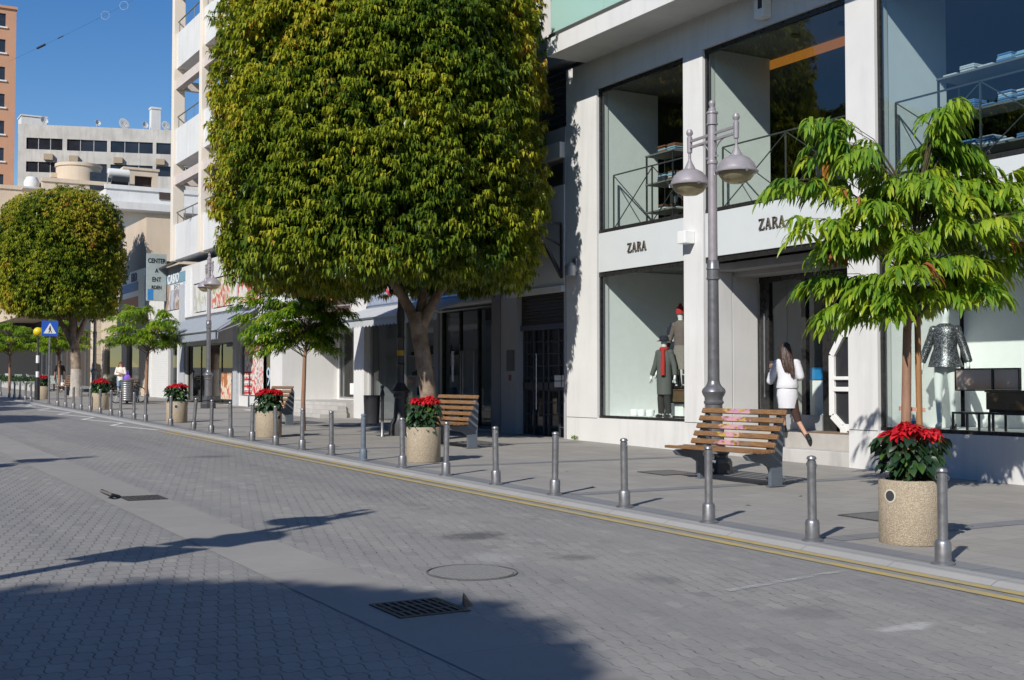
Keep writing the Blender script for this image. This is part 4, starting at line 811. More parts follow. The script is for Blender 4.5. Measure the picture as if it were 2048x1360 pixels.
# -- low corner shop
Fb=thing('corner_shop','low corner shop with white roller shutter, wide watch poster and dark tin eaves','building',(FX,58,gz(58)))
m=MB(); m.wall(FX,FX+.3,54.95,61.25,.3,7.0,[(57.0,60.3,.4,3.3),(55.2,56.8,.4,3.4)]); m.box(FX+.3,24,54.95,61.25,6.8,7.0); m.box(19,19.2,54.95,61.25,.5,6.8); m.build('wall',M_white,Fb)
m=MB()
for i in range(30): m.box(FX+.05,FX+.08,57.0,60.3,.6+i*.09,.68+i*.09)
m.box(FX+.081,FX+.09,57,60.3,.5,3.3); m.build('roller_shutter',M_white_pl,Fb)
m=MB(); m.box(FX+.9,FX+1.0,54.96,57,.5,3.5); m.build('shop_interior',M_intdark,Fb); panes(Fb,FX+.12,55.2,56.8,.9,3.4)
m=MB(); m.add([(FX-.45,54.6,6.95),(FX-.45,58.3,6.95),(FX+.3,58.3,7.35),(FX+.3,54.6,7.35),(FX-.45,54.6,6.88),(FX-.45,58.3,6.88),(FX+.3,58.3,7.28),(FX+.3,54.6,7.28)],[(0,1,2,3),(7,6,5,4),(0,4,5,1),(1,5,6,2),(2,6,7,3),(3,7,4,0)]); m.build('eaves',pm('dark_tin',(.06,.055,.05),.6,.2),Fb)
pc=poster(Fb,'watch_poster',53.75,57.4,4.95,6.6,FX-.03,1.0,[(0,(.12,.14,.20)),(.36,(.35,.24,.18)),(.48,(.55,.50,.45)),(.56,(.33,.28,.30)),(.66,(.45,.52,.60))],31)
m=MB(); m.box(FX-.06,FX-.045,53.75,57.4,6.15,6.6); m.build('poster_band',pm('teal_band',(.18,.33,.42),.4),Fb)
text_mesh('CASIO',.62,M_white_pl,'lettering',Fb,(FX-.075,55.75,6.36),(0,-1,0),(0,0,1),.008,1.15,.02)
m=MB(); m.box(FX-.05,FX-.045,54.2,56.2,5.85,6.10); m.build('poster_strip',M_white_pl,Fb)
text_mesh('DECO',.3,pm('grey_ink',(.25,.25,.27),.5),'lettering',Fb,(FX-.065,55.1,5.97),(0,-1,0),(0,0,1),.006,1.5)
m=MB(); m.box(FX-.06,FX-.001,52.9,53.7,4.3,6.6); m.build('drain_pipe',M_white_pl,Fb)
S=thing('projecting_sign','tall grey-green sign board sticking out over the pavement with black lettering','sign',(13.95,57.0,5.3))
m=MB(); m.box(13.5,14.42,56.95,57.05,5.4,7.62); m.build('board',pm('sage_grey',(.36,.41,.40),.5),S,bevel=.01)
for z in(5.7,7.2): m=MB(); m.box(14.42,14.6,56.97,57.03,z,z+.1); m.build('bracket',M_black,S)
Mk=pm('black_ink',(.02,.02,.022),.5)
for s,z,h in(('CENTER',7.28,.30),('A',6.82,.28),('ENT',6.4,.30),('RDEN',6.03,.24)): text_mesh(s,h,Mk,'lettering',S,(13.96,56.94,z),(1,0,0),(0,0,1),.006,1.0,.004,sx=.75)
m=MB(); m.box(13.56,13.8,56.935,56.948,5.45,5.95); m.build('blue_mark',pm('sign_blue',(.03,.2,.5),.5),S)
# -- beige building beyond
G=thing('beige_building','plain beige building with a blue and orange sign panel past the projecting sign','building',(FX,66,gz(66)))
m=MB(); m.wall(FX,FX+.3,61.3,71.9,.4,9.9,[(62.6,65.4,.9,4.0),(66.6,70.9,.9,4.2)]); m.box(FX+.3,24,61.3,61.6,.4,9.9); m.box(FX+.3,24,71.6,71.9,.4,9.9); m.box(FX+.3,24,61.6,71.6,9.6,9.9); m.build('wall',M_beige,G)
m=MB(); m.box(16.5,16.7,61.6,71.6,.5,4.4); m.build('shop_interior',M_intgrey,G); panes(G,FX+.15,62.6,65.4,.9,4.0); panes(G,FX+.15,66.6,70.9,.9,4.2)
m=MB(); m.box(FX-.08,FX-.003,61.35,66.1,5.2,7.35); m.build('sign_panel',M_white_pl,G); m=MB(); m.box(FX-.095,FX-.081,62.6,66.05,6.3,6.75); m.build('sign_blue',MC['sign_blue'],G); m=MB(); m.box(FX-.095,FX-.081,62.6,66.05,5.25,6.0); m.build('sign_orange',pm('sign_orange',(.65,.13,.04),.5),G)
Mn=pm('navy_ink',(.02,.04,.22),.5)
text_mesh('PE',.62,Mn,'lettering',G,(FX-.1,65.6,7.0),(0,-1,0),(0,0,1),.01,1.0,.015); text_mesh('ERO',.62,Mn,'lettering',G,(FX-.1,63.5,7.0),(0,-1,0),(0,0,1),.01,1.0,.015)
# -- stone pillars and dark arcade
H=thing('stone_arcade','beige stone-block arcade with square pillars and dark shopfronts beneath the far clipped tree','building',(FX,85,gz(85)))
for y in(72.4,): m=MB(); m.box(FX-.3,FX+.9,y,y+1.0,.6,6.8); m.build('pillar',M_stone,H,bevel=.01)
m=MB(); m.box(FX-.35,24,72.0,113,6.8,10.5); m.build('upper_wall',M_beige,H)
m=MB(); m.box(17.3,17.6,72.0,113,.8,6.8); m.build('shopfront',pm('dark_shopfront',(.025,.025,.028),.3,0,.4,1),H)
m=MB(); m.box(FX-.1,FX-.02,73.5,79.5,4.7,5.58); m.box(17.0,17.2,72.1,112.9,5.4,6.79); m.box(FX-.6,17.29,112.6,112.9,.8,6.79); m.build('lintel_and_end_wall',pm('dark_arcade_parts',(.05,.05,.052),.7),H)  # last box: dark end wall, added to hide the sunlit block beyond
m=MB()
for y in np.arange(74,111,2.4): m.box(17.22,17.3,y,y+.12,.9,5.5)
m.build('mullions',M_alu,H)
m=MB(); m.box(FX-.9,FX-.3,72,112,.7,1.22); m.build('step',M_conc,H)
# cafe seats along the arcade
def cafe_chair(x,y,rot,label):
    T=thing('cafe_chair',label,'chair',(x,y,gz(y)),rot,'pale chairs outside the dark cafe'); z=0
    m=MB(); m.box(-.22,.22,-.22,.22,.42,.47); m.build('seat',M_cush,T,rel=True); m=MB(); m.box(-.22,.22,.18,.24,.47,.9); m.build('backrest',M_cush,T,rel=True)
    for sx in(-1,1):
        for sy in(-1,1): m=MB(); m.box(sx*.19-.018,sx*.19+.018,sy*.19-.018,sy*.19+.018,0,.419); m.build('leg',M_black,T,rel=True)
    return T
M_cush=pm('pale_green_cushion',(.42,.48,.45),.8)
cc=cafe_chair(12.2,74.5,0,'pale cushioned chair outside the dark cafe under the far trees')
for x,y,r in((13.0,76.5,2.5),(11.9,79,.4),(12.9,81.5,3.6),(11.8,84,.1),(12.8,86,1.2),(11.9,89,2.2)): dup(cc,(x,y,gz(y)),r)
T=thing('planter_box','long low concrete planter box with a dark hedge outside the cafe','planter',(11.4,80,gz(80))); m=MB(); m.box(11.2,11.6,73,96,gz(73)+.0,gz(96)+.25); m.build('box',M_conc,T)
# ------------------------------------------------------------------ background
def yplane(Y,px,py):
    r=CF+CR*((px-1024)/FOC)+CU*((680-py)/FOC); t=Y/r.y; return r.x*t, EYE+r.z*t
# orange tower
Y=125; xr,zt=yplane(Y,33,20); TW=thing('orange_tower','tall terracotta apartment tower with a column of small windows at the left edge','building',(xr-5,Y,gz(Y)))
rows=[]
for py in(38,90,145,199,253,307,360): rows.append(yplane(Y,8,py)[1])
holes=[(xr-2.9,xr-.95,z-.75,z+.55) for z in rows]+[(xr-8.5,xr-6.5,z-.75,z+.55) for z in rows]
m=MB(); m.wall(Y,Y+.3,xr-11,xr,0,zt,holes); m.v=[(b,a,c) for a,b,c in m.v]; m.f=[f[::-1] for f in m.f]; m.box(xr-11,xr,Y+.3,Y+12,0,zt-.3); m.build('wall',M_orange,TW)
m=MB(); m.box(xr-11.2,xr+.1,Y-.15,Y+12,zt,zt+.25); m.build('parapet',M_orange,TW)
for h in holes:
    m=MB(); m.box(h[0],h[1],Y+.12,Y+.18,h[2],h[3]); m.build('window',M_glassw,TW); m=MB(); m.box((h[0]+h[1])/2-.07,(h[0]+h[1])/2+.07,Y+.06,Y+.119,h[2],h[3]); m.box(h[0]-.1,h[1]+.15,Y-.12,Y+.1,h[2]-.14,h[2]-.002); m.build('sill_and_mullion',M_white_pl,TW)
# office block, turned slightly
ang=math.radians(-18)
P0=pt(36,300,140); OB=thing('office_block','long weathered concrete office block with dark ribbon windows and rooftop dishes','building',(P0.x,P0.y,0),ang)
def ozz(py,d=140): return EYE+(CF.z+CU.z*(680-py)/FOC)*d
zp,za,zb,zc,zd=ozz(247),ozz(274),ozz(297),ozz(322),ozz(343); Lx=34
M_offw=pm('office_glass',(.02,.022,.03),.12,0,.6,.5)
m=MB(); bays=[(.9,4.9),(5.4,9.9),(10.3,15.1),(15.5,20.6),(21,26),(26.4,32)]
hol=[(a,b,z0,z1) for a,b in bays for z0,z1 in((zb,za),(zd,zc),(zd-3.1,zc-3.1),(zd-6.2,zc-6.2))]
m.wall(0,.3,0,Lx,0,zp,hol); m.v=[(b,a,c) for a,b,c in m.v]; m.f=[f[::-1] for f in m.f]; m.box(0,Lx,1.2,14,0,zp-.4); m.build('wall',M_conc,OB,rel=True)
for a,b,z0,z1 in hol:
    m=MB(); m.box(a,b,.18,.24,z0,z1); m.build('ribbon_window',M_offw,OB,rel=True)
    m=MB(); n=int((b-a)/1.3)
    for i in range(1,n): m.box(a+i*(b-a)/n-.04,a+i*(b-a)/n+.04,.10,.179,z0,z1)
    m.build('mullions',M_greywall,OB,rel=True)
for x,z in((3.4,zb-.8),(6.2,zb-.9),(11.2,zb-.9),(16,zb-.9),(18,zd-1)): m=MB(); m.box(x-.5,x+.5,-.5,-.01,z-.45,z+.25); m.build('air_conditioner',pm('ac_beige',(.35,.28,.2),.6),OB,rel=True)
def inO(x,y,z): return (P0.x+x*math.cos(ang)-y*math.sin(ang),P0.y+x*math.sin(ang)+y*math.cos(ang),z)
T=thing('chimney','plain white chimney stack on the office roof','chimney',inO(15.2,1.6,zp)); m=MB(); m.box(-.55,.55,-.5,.5,-.5,2.7); m.box(-.62,.62,-.57,.57,2.7,2.95); m.build('stack',M_white2,T,rel=True)
def dish(px,s,lab):
    T=thing('satellite_dish',lab,'satellite dish',inO(px,.8,zp-.3),math.radians(20),'rooftop satellite dishes'); m=MB(); m.lathe([(.02,0),(.25*s,.03),(.45*s,.10),(.55*s,.18),(.53*s,.19),(.2*s,.06),(.001,.04)],(0,-.1,.9),16,Matrix.Rotation(math.radians(75),3,'X')); m.build('reflector',M_white2,T,rel=True,smooth=50); m=MB(); m.tube([(0,0,-.2),(0,0,.9)],.05,6); m.tube([(0,-.1,.6),(0,-.6*s,1.0)],.03,5); m.build('mast',M_alu,T,rel=True)
for px,s,lab in((2.6,.9,'white satellite dish at the left end of the office roof'),(8.6,.7,'narrow white dish left of centre on the office roof'),(11.6,1.3,'largest white satellite dish, middle of the office roof'),(14.0,.8,'small white dish left of the chimney on the office roof'),(16.4,1.1,'white satellite dish right of the chimney on the office roof')): dish(px,s,lab)
T=thing('antenna_mast','thin roof antenna mast right of the chimney','antenna',inO(17.6,1.5,zp)); m=MB(); m.tube([(0,0,-.5),(0,0,4.6)],.045,5); m.build('mast',M_alu,T,rel=True); m=MB()
for z in(3.2,3.8,4.3): m.tube([(-.7,0,z),(.7,0,z)],.025,4)
m.build('aerial',M_alu,T,rel=True)
T=thing('roof_cabin','small white lift cabin at the left end of the office roof','roof cabin',inO(1.2,2,zp)); m=MB(); m.box(-1.3,1.5,-.6,2,-.5,1.2); m.build('cabin',M_white2,T,rel=True); m=MB(); m.box(-1.4,1.6,-.7,2.1,1.2,1.35); m.build('roof',M_white2,T,rel=True)
# beige block with round tank, white block
def block_y(name,label,Y,px0,px1,py,mat,depth=10,z0=0):
    a,z=yplane(Y,px0,py); b,_=yplane(Y,px1,py); T=thing(name,label,'building',((a+b)/2,Y,z0)); m=MB(); m.box(a,b,Y,Y+depth,z0,z); m.build('wall',mat,T); m=MB(); m.box(a-.1,b+.1,Y-.12,Y+.25,z,z+.35); m.build('parapet',mat,T); return T,a,b,z
T,a,b,z=block_y('roof_house','beige block with dark roof openings under the round tank',112,85,262,362,M_beige,10)
m=MB(); x,zz=yplane(112,200,372); m.box(x-.9,x+1,111.9,111.98,zz-.4,zz+1.2); m.build('window',M_glassw,T)
xt,_=yplane(114,157,360); zt2=yplane(114,157,331)[1]; r=1.95
T=thing('round_tank','large round beige water tank on a rooftop above the far tree','water tank',(xt,114,z)); m=MB(); m.lathe([(r,-1.5),(r,zt2-z-.3),(r*1.05,zt2-z-.28),(r*1.05,zt2-z),(0.001,zt2-z+.1)],n=36); m.build('drum',M_beige,T,rel=True,smooth=40); m=MB(); m.box(-r*1.25,-r*.9,-.4,.4,zt2-z-1.3,zt2-z-.9); m.build('ledge',M_beige,T,rel=True)
Tw,a,b,zw=block_y('white_block','white rendered block with a deep shaded overhang behind the flats',104,212,420,376,M_white2,10)
m=MB(); zl=yplane(104,300,413)[1]; m.box(a-.3,b+.2,102.2,103.99,zl-.6,zl); m.build('ledge',M_white2,Tw)
m=MB(); x,zz=yplane(104,330,388); m.box(x-.5,x+.6,103.9,103.99,zz-.5,zz+.3); m.build('vent',pm('dark_brown_vent',(.06,.04,.03),.6),Tw)
T=thing('roof_hut','beige stair hut with a dark doorway on the white block roof','roof hut',(yplane(106,286,350)[0],106,zw)); x=yplane(106,286,350)[0]; zz=yplane(106,286,341)[1]
m=MB(); m.wall(106,106.3,x-1.6,x+1.3,zw,zz,[(x-.7,x+.8,zw,zz-.5)]); m.v=[(b_,a_,c_) for a_,b_,c_ in m.v]; m.f=[f[::-1] for f in m.f]; m.box(x-1.6,x+1.3,108,108.3,zw,zz); m.box(x-1.7,x+1.4,105.9,108.4,zz,zz+.2); m.build('wall',M_beige,T); m=MB(); m.box(x-.72,x+.82,106.5,106.6,zw,zz-.4); m.build('doorway',pm('dark_red_door',(.05,.025,.02),.7),T)
x=yplane(105,237,350)[0]; zz=yplane(105,237,352)[1]
T=thing('water_heater','white solar water heater drums on a stand on the white block roof','water heater',(x,105,zw)); m=MB(); m.tube([(-.85,0,zz-zw+.2),(.85,0,zz-zw+.2)],.42,14); m.build('drum',M_white2,T,rel=True,smooth=40); m=MB(); m.tube([(-.25,0,-.3),(-.25,0,zz-zw)],.22,8)
for sx in(-.9,.9): m.tube([(sx,0,-.3),(sx,0,zz-zw+.2)],.05,5)
m.build('stand',M_alu,T,rel=True); m=MB(); m.obox((0,-.5,.6),(.7,.04,.6),Matrix.Rotation(.7,3,'X')); m.build('solar_panel',M_glassw,T,rel=True)
x=yplane(112,67,358)[0]; T=thing('roof_tank','small white domed tank on a rooftop left of the round tank','water tank',(x,113,yplane(112,67,366)[1]-.3)); m=MB(); m.lathe([(.65,0),(.68,.5),(.45,.95),(.001,1.05)],n=18); m.build('tank',M_white2,T,rel=True,smooth=50); m=MB(); m.box(-.8,.8,-.8,.8,-.15,0); m.build('base',M_conc,T,rel=True)
block_y('roof_house','pale low block whose roof edge shows at the left edge beneath the orange tower',118,-60,90,372,M_beige,6)
# festoon wire with ornaments
A0=pt(20,122,46); A1=pt(470,-115,40)
T=thing('festoon_cable','thin dark cable with ring ornaments strung across the sky','cable',A0)
m=MB(); pts=[A0.lerp(A1,i/24)+Vector((0,0,-.5*math.sin(PI*i/24)*.3)) for i in range(25)]; m.tube(pts,.0032,5); m.build('wire',M_black,T)
def onw(px): 
    best=min(pts,key=lambda p:abs(((p-Vector((0,0,EYE))).dot(CR)/(p-Vector((0,0,EYE))).dot(CF))*FOC+1024-px)); return best
dw=(pts[5]-pts[4]).normalized(); m=MB(); p=onw(95); m.tube([p-dw*.35,p+dw*.1],.045,6); p=onw(118); m.tube([p-dw*.15,p+dw*.15],.02,6); m.build('lamp_tube',M_black,T)
for px in(209,246):
    p=onw(px); m=MB(); m.tube([p+CR*.15*math.cos(a)+Vector((0,0,-.02+.15*math.sin(a))) for a in np.linspace(0,2*PI,17)],.008,5,False); m.build('ring_ornament',M_greywall,T)
# far side of the street, seen only mirrored in the shop glass
M_oppo=wallm('low_bounce_render',(.24,.23,.22),.3)  # render darkened to cut the light bounced back onto the shops
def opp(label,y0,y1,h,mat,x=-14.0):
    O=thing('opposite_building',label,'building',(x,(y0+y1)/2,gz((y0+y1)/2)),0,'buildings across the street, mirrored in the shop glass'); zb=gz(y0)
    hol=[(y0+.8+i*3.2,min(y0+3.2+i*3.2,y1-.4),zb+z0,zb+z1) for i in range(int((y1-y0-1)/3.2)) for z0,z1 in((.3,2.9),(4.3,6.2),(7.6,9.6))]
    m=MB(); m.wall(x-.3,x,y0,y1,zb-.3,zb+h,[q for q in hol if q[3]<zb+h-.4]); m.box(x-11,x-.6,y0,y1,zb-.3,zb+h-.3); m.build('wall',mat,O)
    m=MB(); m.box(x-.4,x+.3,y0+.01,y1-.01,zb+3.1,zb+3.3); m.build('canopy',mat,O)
opp('plain grey-beige block across the street, mirrored in the shop glass',-45,4,11.2,M_oppo); opp('darkened rendered block across the street, mirrored in the shop glass',4,34,11.6,M_oppo); opp('grey block across the street, mirrored in the shop glass',34,70,11.3,M_oppo); opp('far darkened block across the street, mirrored in the shop glass',70,118,10.8,M_oppo)
# ------------------------------------------------------------------ street furniture
SURF=lambda y: gz(y)
# bollards
def make_bollard(mat):
    T=thing('bollard','x','bollard',(0,0,0))
    m=MB(); m.lathe([(.098,0),(.098,.012),(.075,.022),(.066,.03),(.066,.17),(.058,.19),(.044,.2)],n=20); m.build('base',mat,T,rel=True,smooth=35)
    m=MB(); m.lathe([(.041,.195),(.041,.735)],n=18,cap=False); m.build('post',mat,T,rel=True,smooth=50)
    m=MB(); m.lathe([(.034,.735),(.034,.745),(.045,.75),(.045,.762),(.034,.778),(.001,.786)],n=18); m.build('cap',mat,T,rel=True,smooth=35)
    for s in(1,-1):
        m=MB(); m.tube([(0+.0,s*(.052+.018*math.cos(a)),.70+.018*math.sin(a)) for a in np.linspace(0,2*PI,11)],.0045,5,False); m.build('ring',mat,T,rel=True,smooth=50)
    return T
b0=make_bollard(M_bollard); ys=[6.72+1.478*k for k in range(15)]; seq=[]
BG='steel bollards along the kerb'
ORD=['nearest','second','third','fourth','fifth','sixth','seventh','eighth','ninth','tenth','eleventh','twelfth','thirteenth','fourteenth','fifteenth']
EXTRA={0:'steel bollard in front of the nearest flower planter, closest to the camera',1:'steel bollard between the graffiti bench and the nearest planter, second from the camera',2:'steel bollard overlapping the seat of the graffiti bench, third from the camera',3:'steel bollard left of the graffiti bench, fourth from the camera',4:'steel bollard before the left corner of the white store, fifth from the camera',5:'steel bollard right of the second bench, sixth from the camera',6:'steel bollard overlapping the second bench, seventh from the camera',7:'steel bollard in front of the second flower planter'}
for k,y in enumerate(ys):
    loc=(8.0,y,gz(y))
    if k==0: b0.location=loc; o=b0
    elif k==8:
        o=make_bollard(M_bolblue); o.location=(8.02,18.65,gz(18.65)); tag(o,'blue-grey painted bollard among the bare steel ones, left of the second planter','bollard',BG); continue
    else: o=dup(b0,loc,(k*1.7)%.5-.25); o.rotation_euler=(math.sin(k*2.3)*.014,math.cos(k*3.1)*.014,(k*1.7)%.5-.25)
    tag(o,EXTRA.get(k,'steel bollard, %s along the kerb from the camera'%ORD[k]),'bollard',BG)
o=dup(b0,(8.05,29.1,gz(29.1)),0,'leaning steel bollard in front of the fourth flower planter',BG); o.rotation_euler=(.1,.06,0)
for k,y in enumerate((31.2,)): dup(b0,(8.05,y,gz(y)),0,'steel bollard just left of the fourth flower planter',BG)
far=[(291,840),(268,837),(241,835),(222,829),(200,825),(180,822),(162,818),(147,815),(131,812),(115,809),(62,797),(51,793),(40,792),(29,791),(19,788),(1,789)]
for i,(px,py) in enumerate(far):
    r=CF+CR*((px-1024)/FOC)+CU*((680-py)/FOC); y=8.05*r.y/r.x
    dup(b0,(8.05,y,gz(y)),0,['far steel bollard in the row past the fourth planter','steel bollard in the distant row around the zebra beacon'][i>8],BG)
# planters
def star(c,n,R0,tilt):
    out=[]
    for i in range(n): a=2*PI*i/n+random.uniform(-.2,.2); out.append((c,Vector((math.cos(a),math.sin(a),tilt+random.uniform(-.15,.15)))))
    return out
def leafset(P,D,L,Wd,droop,hue,name,mat,parent,detail=False,flip=None,rel=True,seed=5):
    rg=np.random.default_rng(seed)
    P=np.asarray(P,float);D=np.asarray(D,float);N=len(P)
    L=np.broadcast_to(np.asarray(L,float),(N,))[:,None];Wd=np.broadcast_to(np.asarray(Wd,float),(N,))[:,None];dr=np.broadcast_to(np.asarray(droop,float),(N,))[:,None];hue=np.broadcast_to(np.asarray(hue,float),(N,))
    D=D/np.linalg.norm(D,axis=1,keepdims=True); dn=np.array([[0,0,-1.]])
    d2=D+dn*dr; d2/=np.linalg.norm(d2,axis=1,keepdims=True); d3=D+dn*dr*2.2; d3/=np.linalg.norm(d3,axis=1,keepdims=True)
    S=np.cross(D,np.array([[0,0,1.]])+rg.normal(0,.35,(N,3))); S/=np.linalg.norm(S,axis=1,keepdims=True)+1e-9
    Nn=np.cross(S,D)
    if detail:
        d4=D+dn*dr*3.4; d4/=np.linalg.norm(d4,axis=1,keepdims=True)
        p0=P; p1=P+D*L*.22; p2=p1+d2*L*.28; p3=p2+d3*L*.28; p4=p3+d4*L*.24
        f=Nn*Wd*.13; w1=Wd*.36;w2=Wd*.5;w3=Wd*.33
        V=np.stack([p0,p1-S*w1+f,p1,p1+S*w1+f,p2-S*w2+f,p2,p2+S*w2+f,p3-S*w3+f,p3,p3+S*w3+f,p4],1).reshape(-1,3); k=11
        F3=[(0,2,1),(0,3,2),(7,8,10),(8,9,10)];F4=[(1,2,5,4),(2,3,6,5),(4,5,8,7),(5,6,9,8)]
    else:
        b=P+D*L*.48; e=b+d2*L*.54; f=Nn*Wd*.14; w=Wd*.5
        V=np.stack([P,b-S*w+f,b,b+S*w+f,e],1).reshape(-1,3); k=5
        F3=[];F4=[(0,2,4,1),(0,3,4,2)]
    off=(np.arange(N)*k)[:,None]
    l3=(np.array(F3,int).reshape(1,-1)+off).reshape(N,-1) if F3 else np.zeros((N,0),int); l4=(np.array(F4,int).reshape(1,-1)+off).reshape(N,-1)
    loops=np.concatenate([l3,l4],1).reshape(-1); sizes=np.tile(np.array([3]*len(F3)+[4]*len(F4)),N); starts=np.concatenate([[0],np.cumsum(sizes)[:-1]])
    me=bpy.data.meshes.new(name); me.vertices.add(len(V)); me.vertices.foreach_set('co',V.astype(np.float32).ravel())
    me.loops.add(len(loops)); me.loops.foreach_set('vertex_index',loops.astype(np.int32)); me.polygons.add(len(sizes)); me.polygons.foreach_set('loop_start',starts.astype(np.int32)); me.polygons.foreach_set('loop_total',sizes.astype(np.int32))
    at=me.attributes.new('hue','FLOAT','POINT'); at.data.foreach_set('value',np.repeat(hue,k).astype(np.float32))
    me.update(calc_edges=True); me.materials.append(mat); me.polygons.foreach_set('use_smooth',np.ones(len(sizes),bool))
    o=bpy.data.objects.new(name,me); COL.objects.link(o); o.parent=parent; return o
def make_planter(seed,label,loc,cup=True,rot=0):
    T=thing('flower_planter',label,'planter',loc,rot,'round planters with red poinsettias'); rg=random.Random(seed); random.seed(seed)
    m=MB(); m.lathe([(.277,0),(.285,.015),(.285,.565),(.278,.578),(.225,.578),(.225,.49),(.001,.49)],n=48); m.build('pot',M_agg,T,rel=True,smooth=40)
    m=MB(); m.lathe([(.224,.50),(.1,.515),(.001,.52)],n=20,cap=False); m.build('soil',pm('dark_soil',(.03,.022,.016),.95),T,rel=True)
    a=math.radians(183); M3=Matrix.Rotation(a,3,'Z')@Matrix.Rotation(PI/2,3,'Y'); c=M3@Vector((0,0,.279))
    m=MB(); m.lathe([(.047,0),(.047,.009)],(c.x,c.y,.44),18,M3); m.build('medallion',pm('dark_medallion',(.05,.05,.055),.5),T,rel=True)
    m=MB(); m.lathe([(.060,.0),(.060,.007),(.048,.0085),(.048,0)],(c.x,c.y,.44),18,M3,0,False); m.build('medallion_ring',pm('pale_cement',(.6,.55,.46),.8),T,rel=True)
    P=[];D=[];L=[];Wd=[];H=[]
    for i in range(230):
        ph=rg.uniform(0,2*PI); z=rg.uniform(.52,.95); rr=.225*math.sqrt(rg.uniform(.15,1.1))*(.75+.4*min(1,(z-.45)/.4)); P.append((rr*math.cos(ph),rr*math.sin(ph),z)); D.append((math.cos(ph)+rg.gauss(0,.45),math.sin(ph)+rg.gauss(0,.45),rg.uniform(-.5,.45))); l=rg.uniform(.10,.17); L.append(l); Wd.append(l*.62); H.append(rg.random()**1.6)
    leafset(P,D,L,Wd,.5,H,'foliage',M_green,T,True,seed=seed)
    m=MB()
    for i in range(16):
        ph=rg.uniform(0,6.28); r0=rg.uniform(.02,.12); r1=rg.uniform(.1,.27); m.tube([(r0*math.cos(ph),r0*math.sin(ph),.5),(r1*.8*math.cos(ph),r1*.8*math.sin(ph),.75),(r1*math.cos(ph),r1*math.sin(ph),.98)],.006,5)
    m.build('stems',pm('green_stem',(.07,.12,.03),.6),T,rel=True)
    P=[];D=[];L=[];Wd=[];H=[];heads=[]
    for i in range(19):
        for _ in range(20):
            ph=rg.uniform(0,2*PI); rr=.235*math.sqrt(rg.random()); x,y=rr*math.cos(ph),rr*math.sin(ph)
            if all((x-a)**2+(y-b)**2>.0052 for a,b in heads): break
        heads.append((x,y)); z=1.03-.35*rr*rr*3+rg.uniform(-.03,.045)
        for ring,(n,l,ti) in enumerate(((7,.125,-.05),(6,.09,.35),(4,.055,.8))):
            for j in range(n):
                a=2*PI*j/n+rg.uniform(-.3,.3)+ring; P.append((x,y,z+ring*.012)); D.append((math.cos(a)+x*1.2,math.sin(a)+y*1.2,ti+rg.uniform(-.2,.15))); l2=l*rg.uniform(.75,1.1); L.append(l2); Wd.append(l2*.56); H.append(rg.random()**1.3)
    leafset(P,D,L,Wd,.35,H,'flowers',M_bract,T,True,seed=seed+1)
    return T
p1=make_planter(1,'nearest round pebbled planter with red poinsettias, dark medallion on its side',(8.73,7.69,gz(7.69)))
p2=make_planter(2,'round pebbled planter with red poinsettias in front of the second bench and big tree trunk',(8.82,18.0,gz(18)),rot=-.3)
p3_=make_planter(3,'round planter with red poinsettias in front of the third bench, dark slot-like shadow on it',(8.75,25.6,gz(25.6)),rot=2.1); dup(p2,(8.7,33.1,gz(33.1)),1.2,'round planter with red poinsettias between the third bench and the middle street lamp'); dup(p1,(8.75,43.4,gz(43.4)),4.0,'round planter with red poinsettias beside the round metal litter bin'); dup(p2,(9.05,57.3,gz(57.3)),3.0,'small distant planter with dark red flowers behind the zebra beacon')
# benches
def make_bench(label,back_mat):
    T=thing('park_bench',label,'bench',(0,0,0),0,'slatted timber benches on slate steel legs')
    prof=[(0,0),(.21,0),(.21,.30),(.225,.55),(.235,.86),(.20,.94),(.165,.95),(-.035,.53),(-.03,.44),(-.40,.44),(-.46,.42),(-.40,.36),(-.12,.31),(-.03,.26),(0,.20)]
    for s in(-1,1):
        m=MB(); m.prism(prof,'y',s*.72-.03,s*.72+.03); m.build('leg',M_benchleg,T,rel=True,bevel=.005)
        m=MB(); m.box(-.03,.25,s*.72-.05,s*.72+.05,0,.012); m.build('foot_plate',M_benchleg,T,rel=True)
    for i,x in enumerate((-.44,-.355,-.27,-.185,-.10)):
        z=.46-.012*math.sin(PI*i/4); m=MB(); m.obox((x,0,z+.018),(.037,.90,.019)); m.build('seat_slat',M_wood,T,rel=True,bevel=.006)
    a=Vector((-.05,0,.545));b=Vector((.158,0,.975)); d=(b-a).normalized(); n=Vector((-d.z,0,d.x))
    R3=Matrix((n,Vector((0,1,0)),d)).transposed()
    for i in range(5):
        c=a+(b-a)*(i/4)+n*.022; m=MB(); m.obox(c+Vector((0,-.06,0)),(.018,.84,.037),R3); m.build('back_slat',back_mat,T,rel=True,bevel=.006)
    return T
be=make_bench('slatted bench with pink and yellow paint on its backrest in front of the store door',M_woodg); be.location=(11.07,12.87,gz(12.87)); be.rotation_euler=(0,0,math.radians(1.5))
be2=make_bench('slatted brown bench beside the second planter, facing the street near the big tree',M_wood); be2.location=(11.0,21.25,gz(21.25))
dup(be2,(10.95,31.4,gz(31.4)),0,'slatted bench behind the third planter, left of the thin young trunk'); dup(be2,(11.6,51.6,gz(51.6)),0,'distant slatted bench between the young tree and the woman with the purple bag'); dup(be2,(11.2,63.5,gz(63.5)),0,'farthest bench, behind the sign post with a man standing by it')
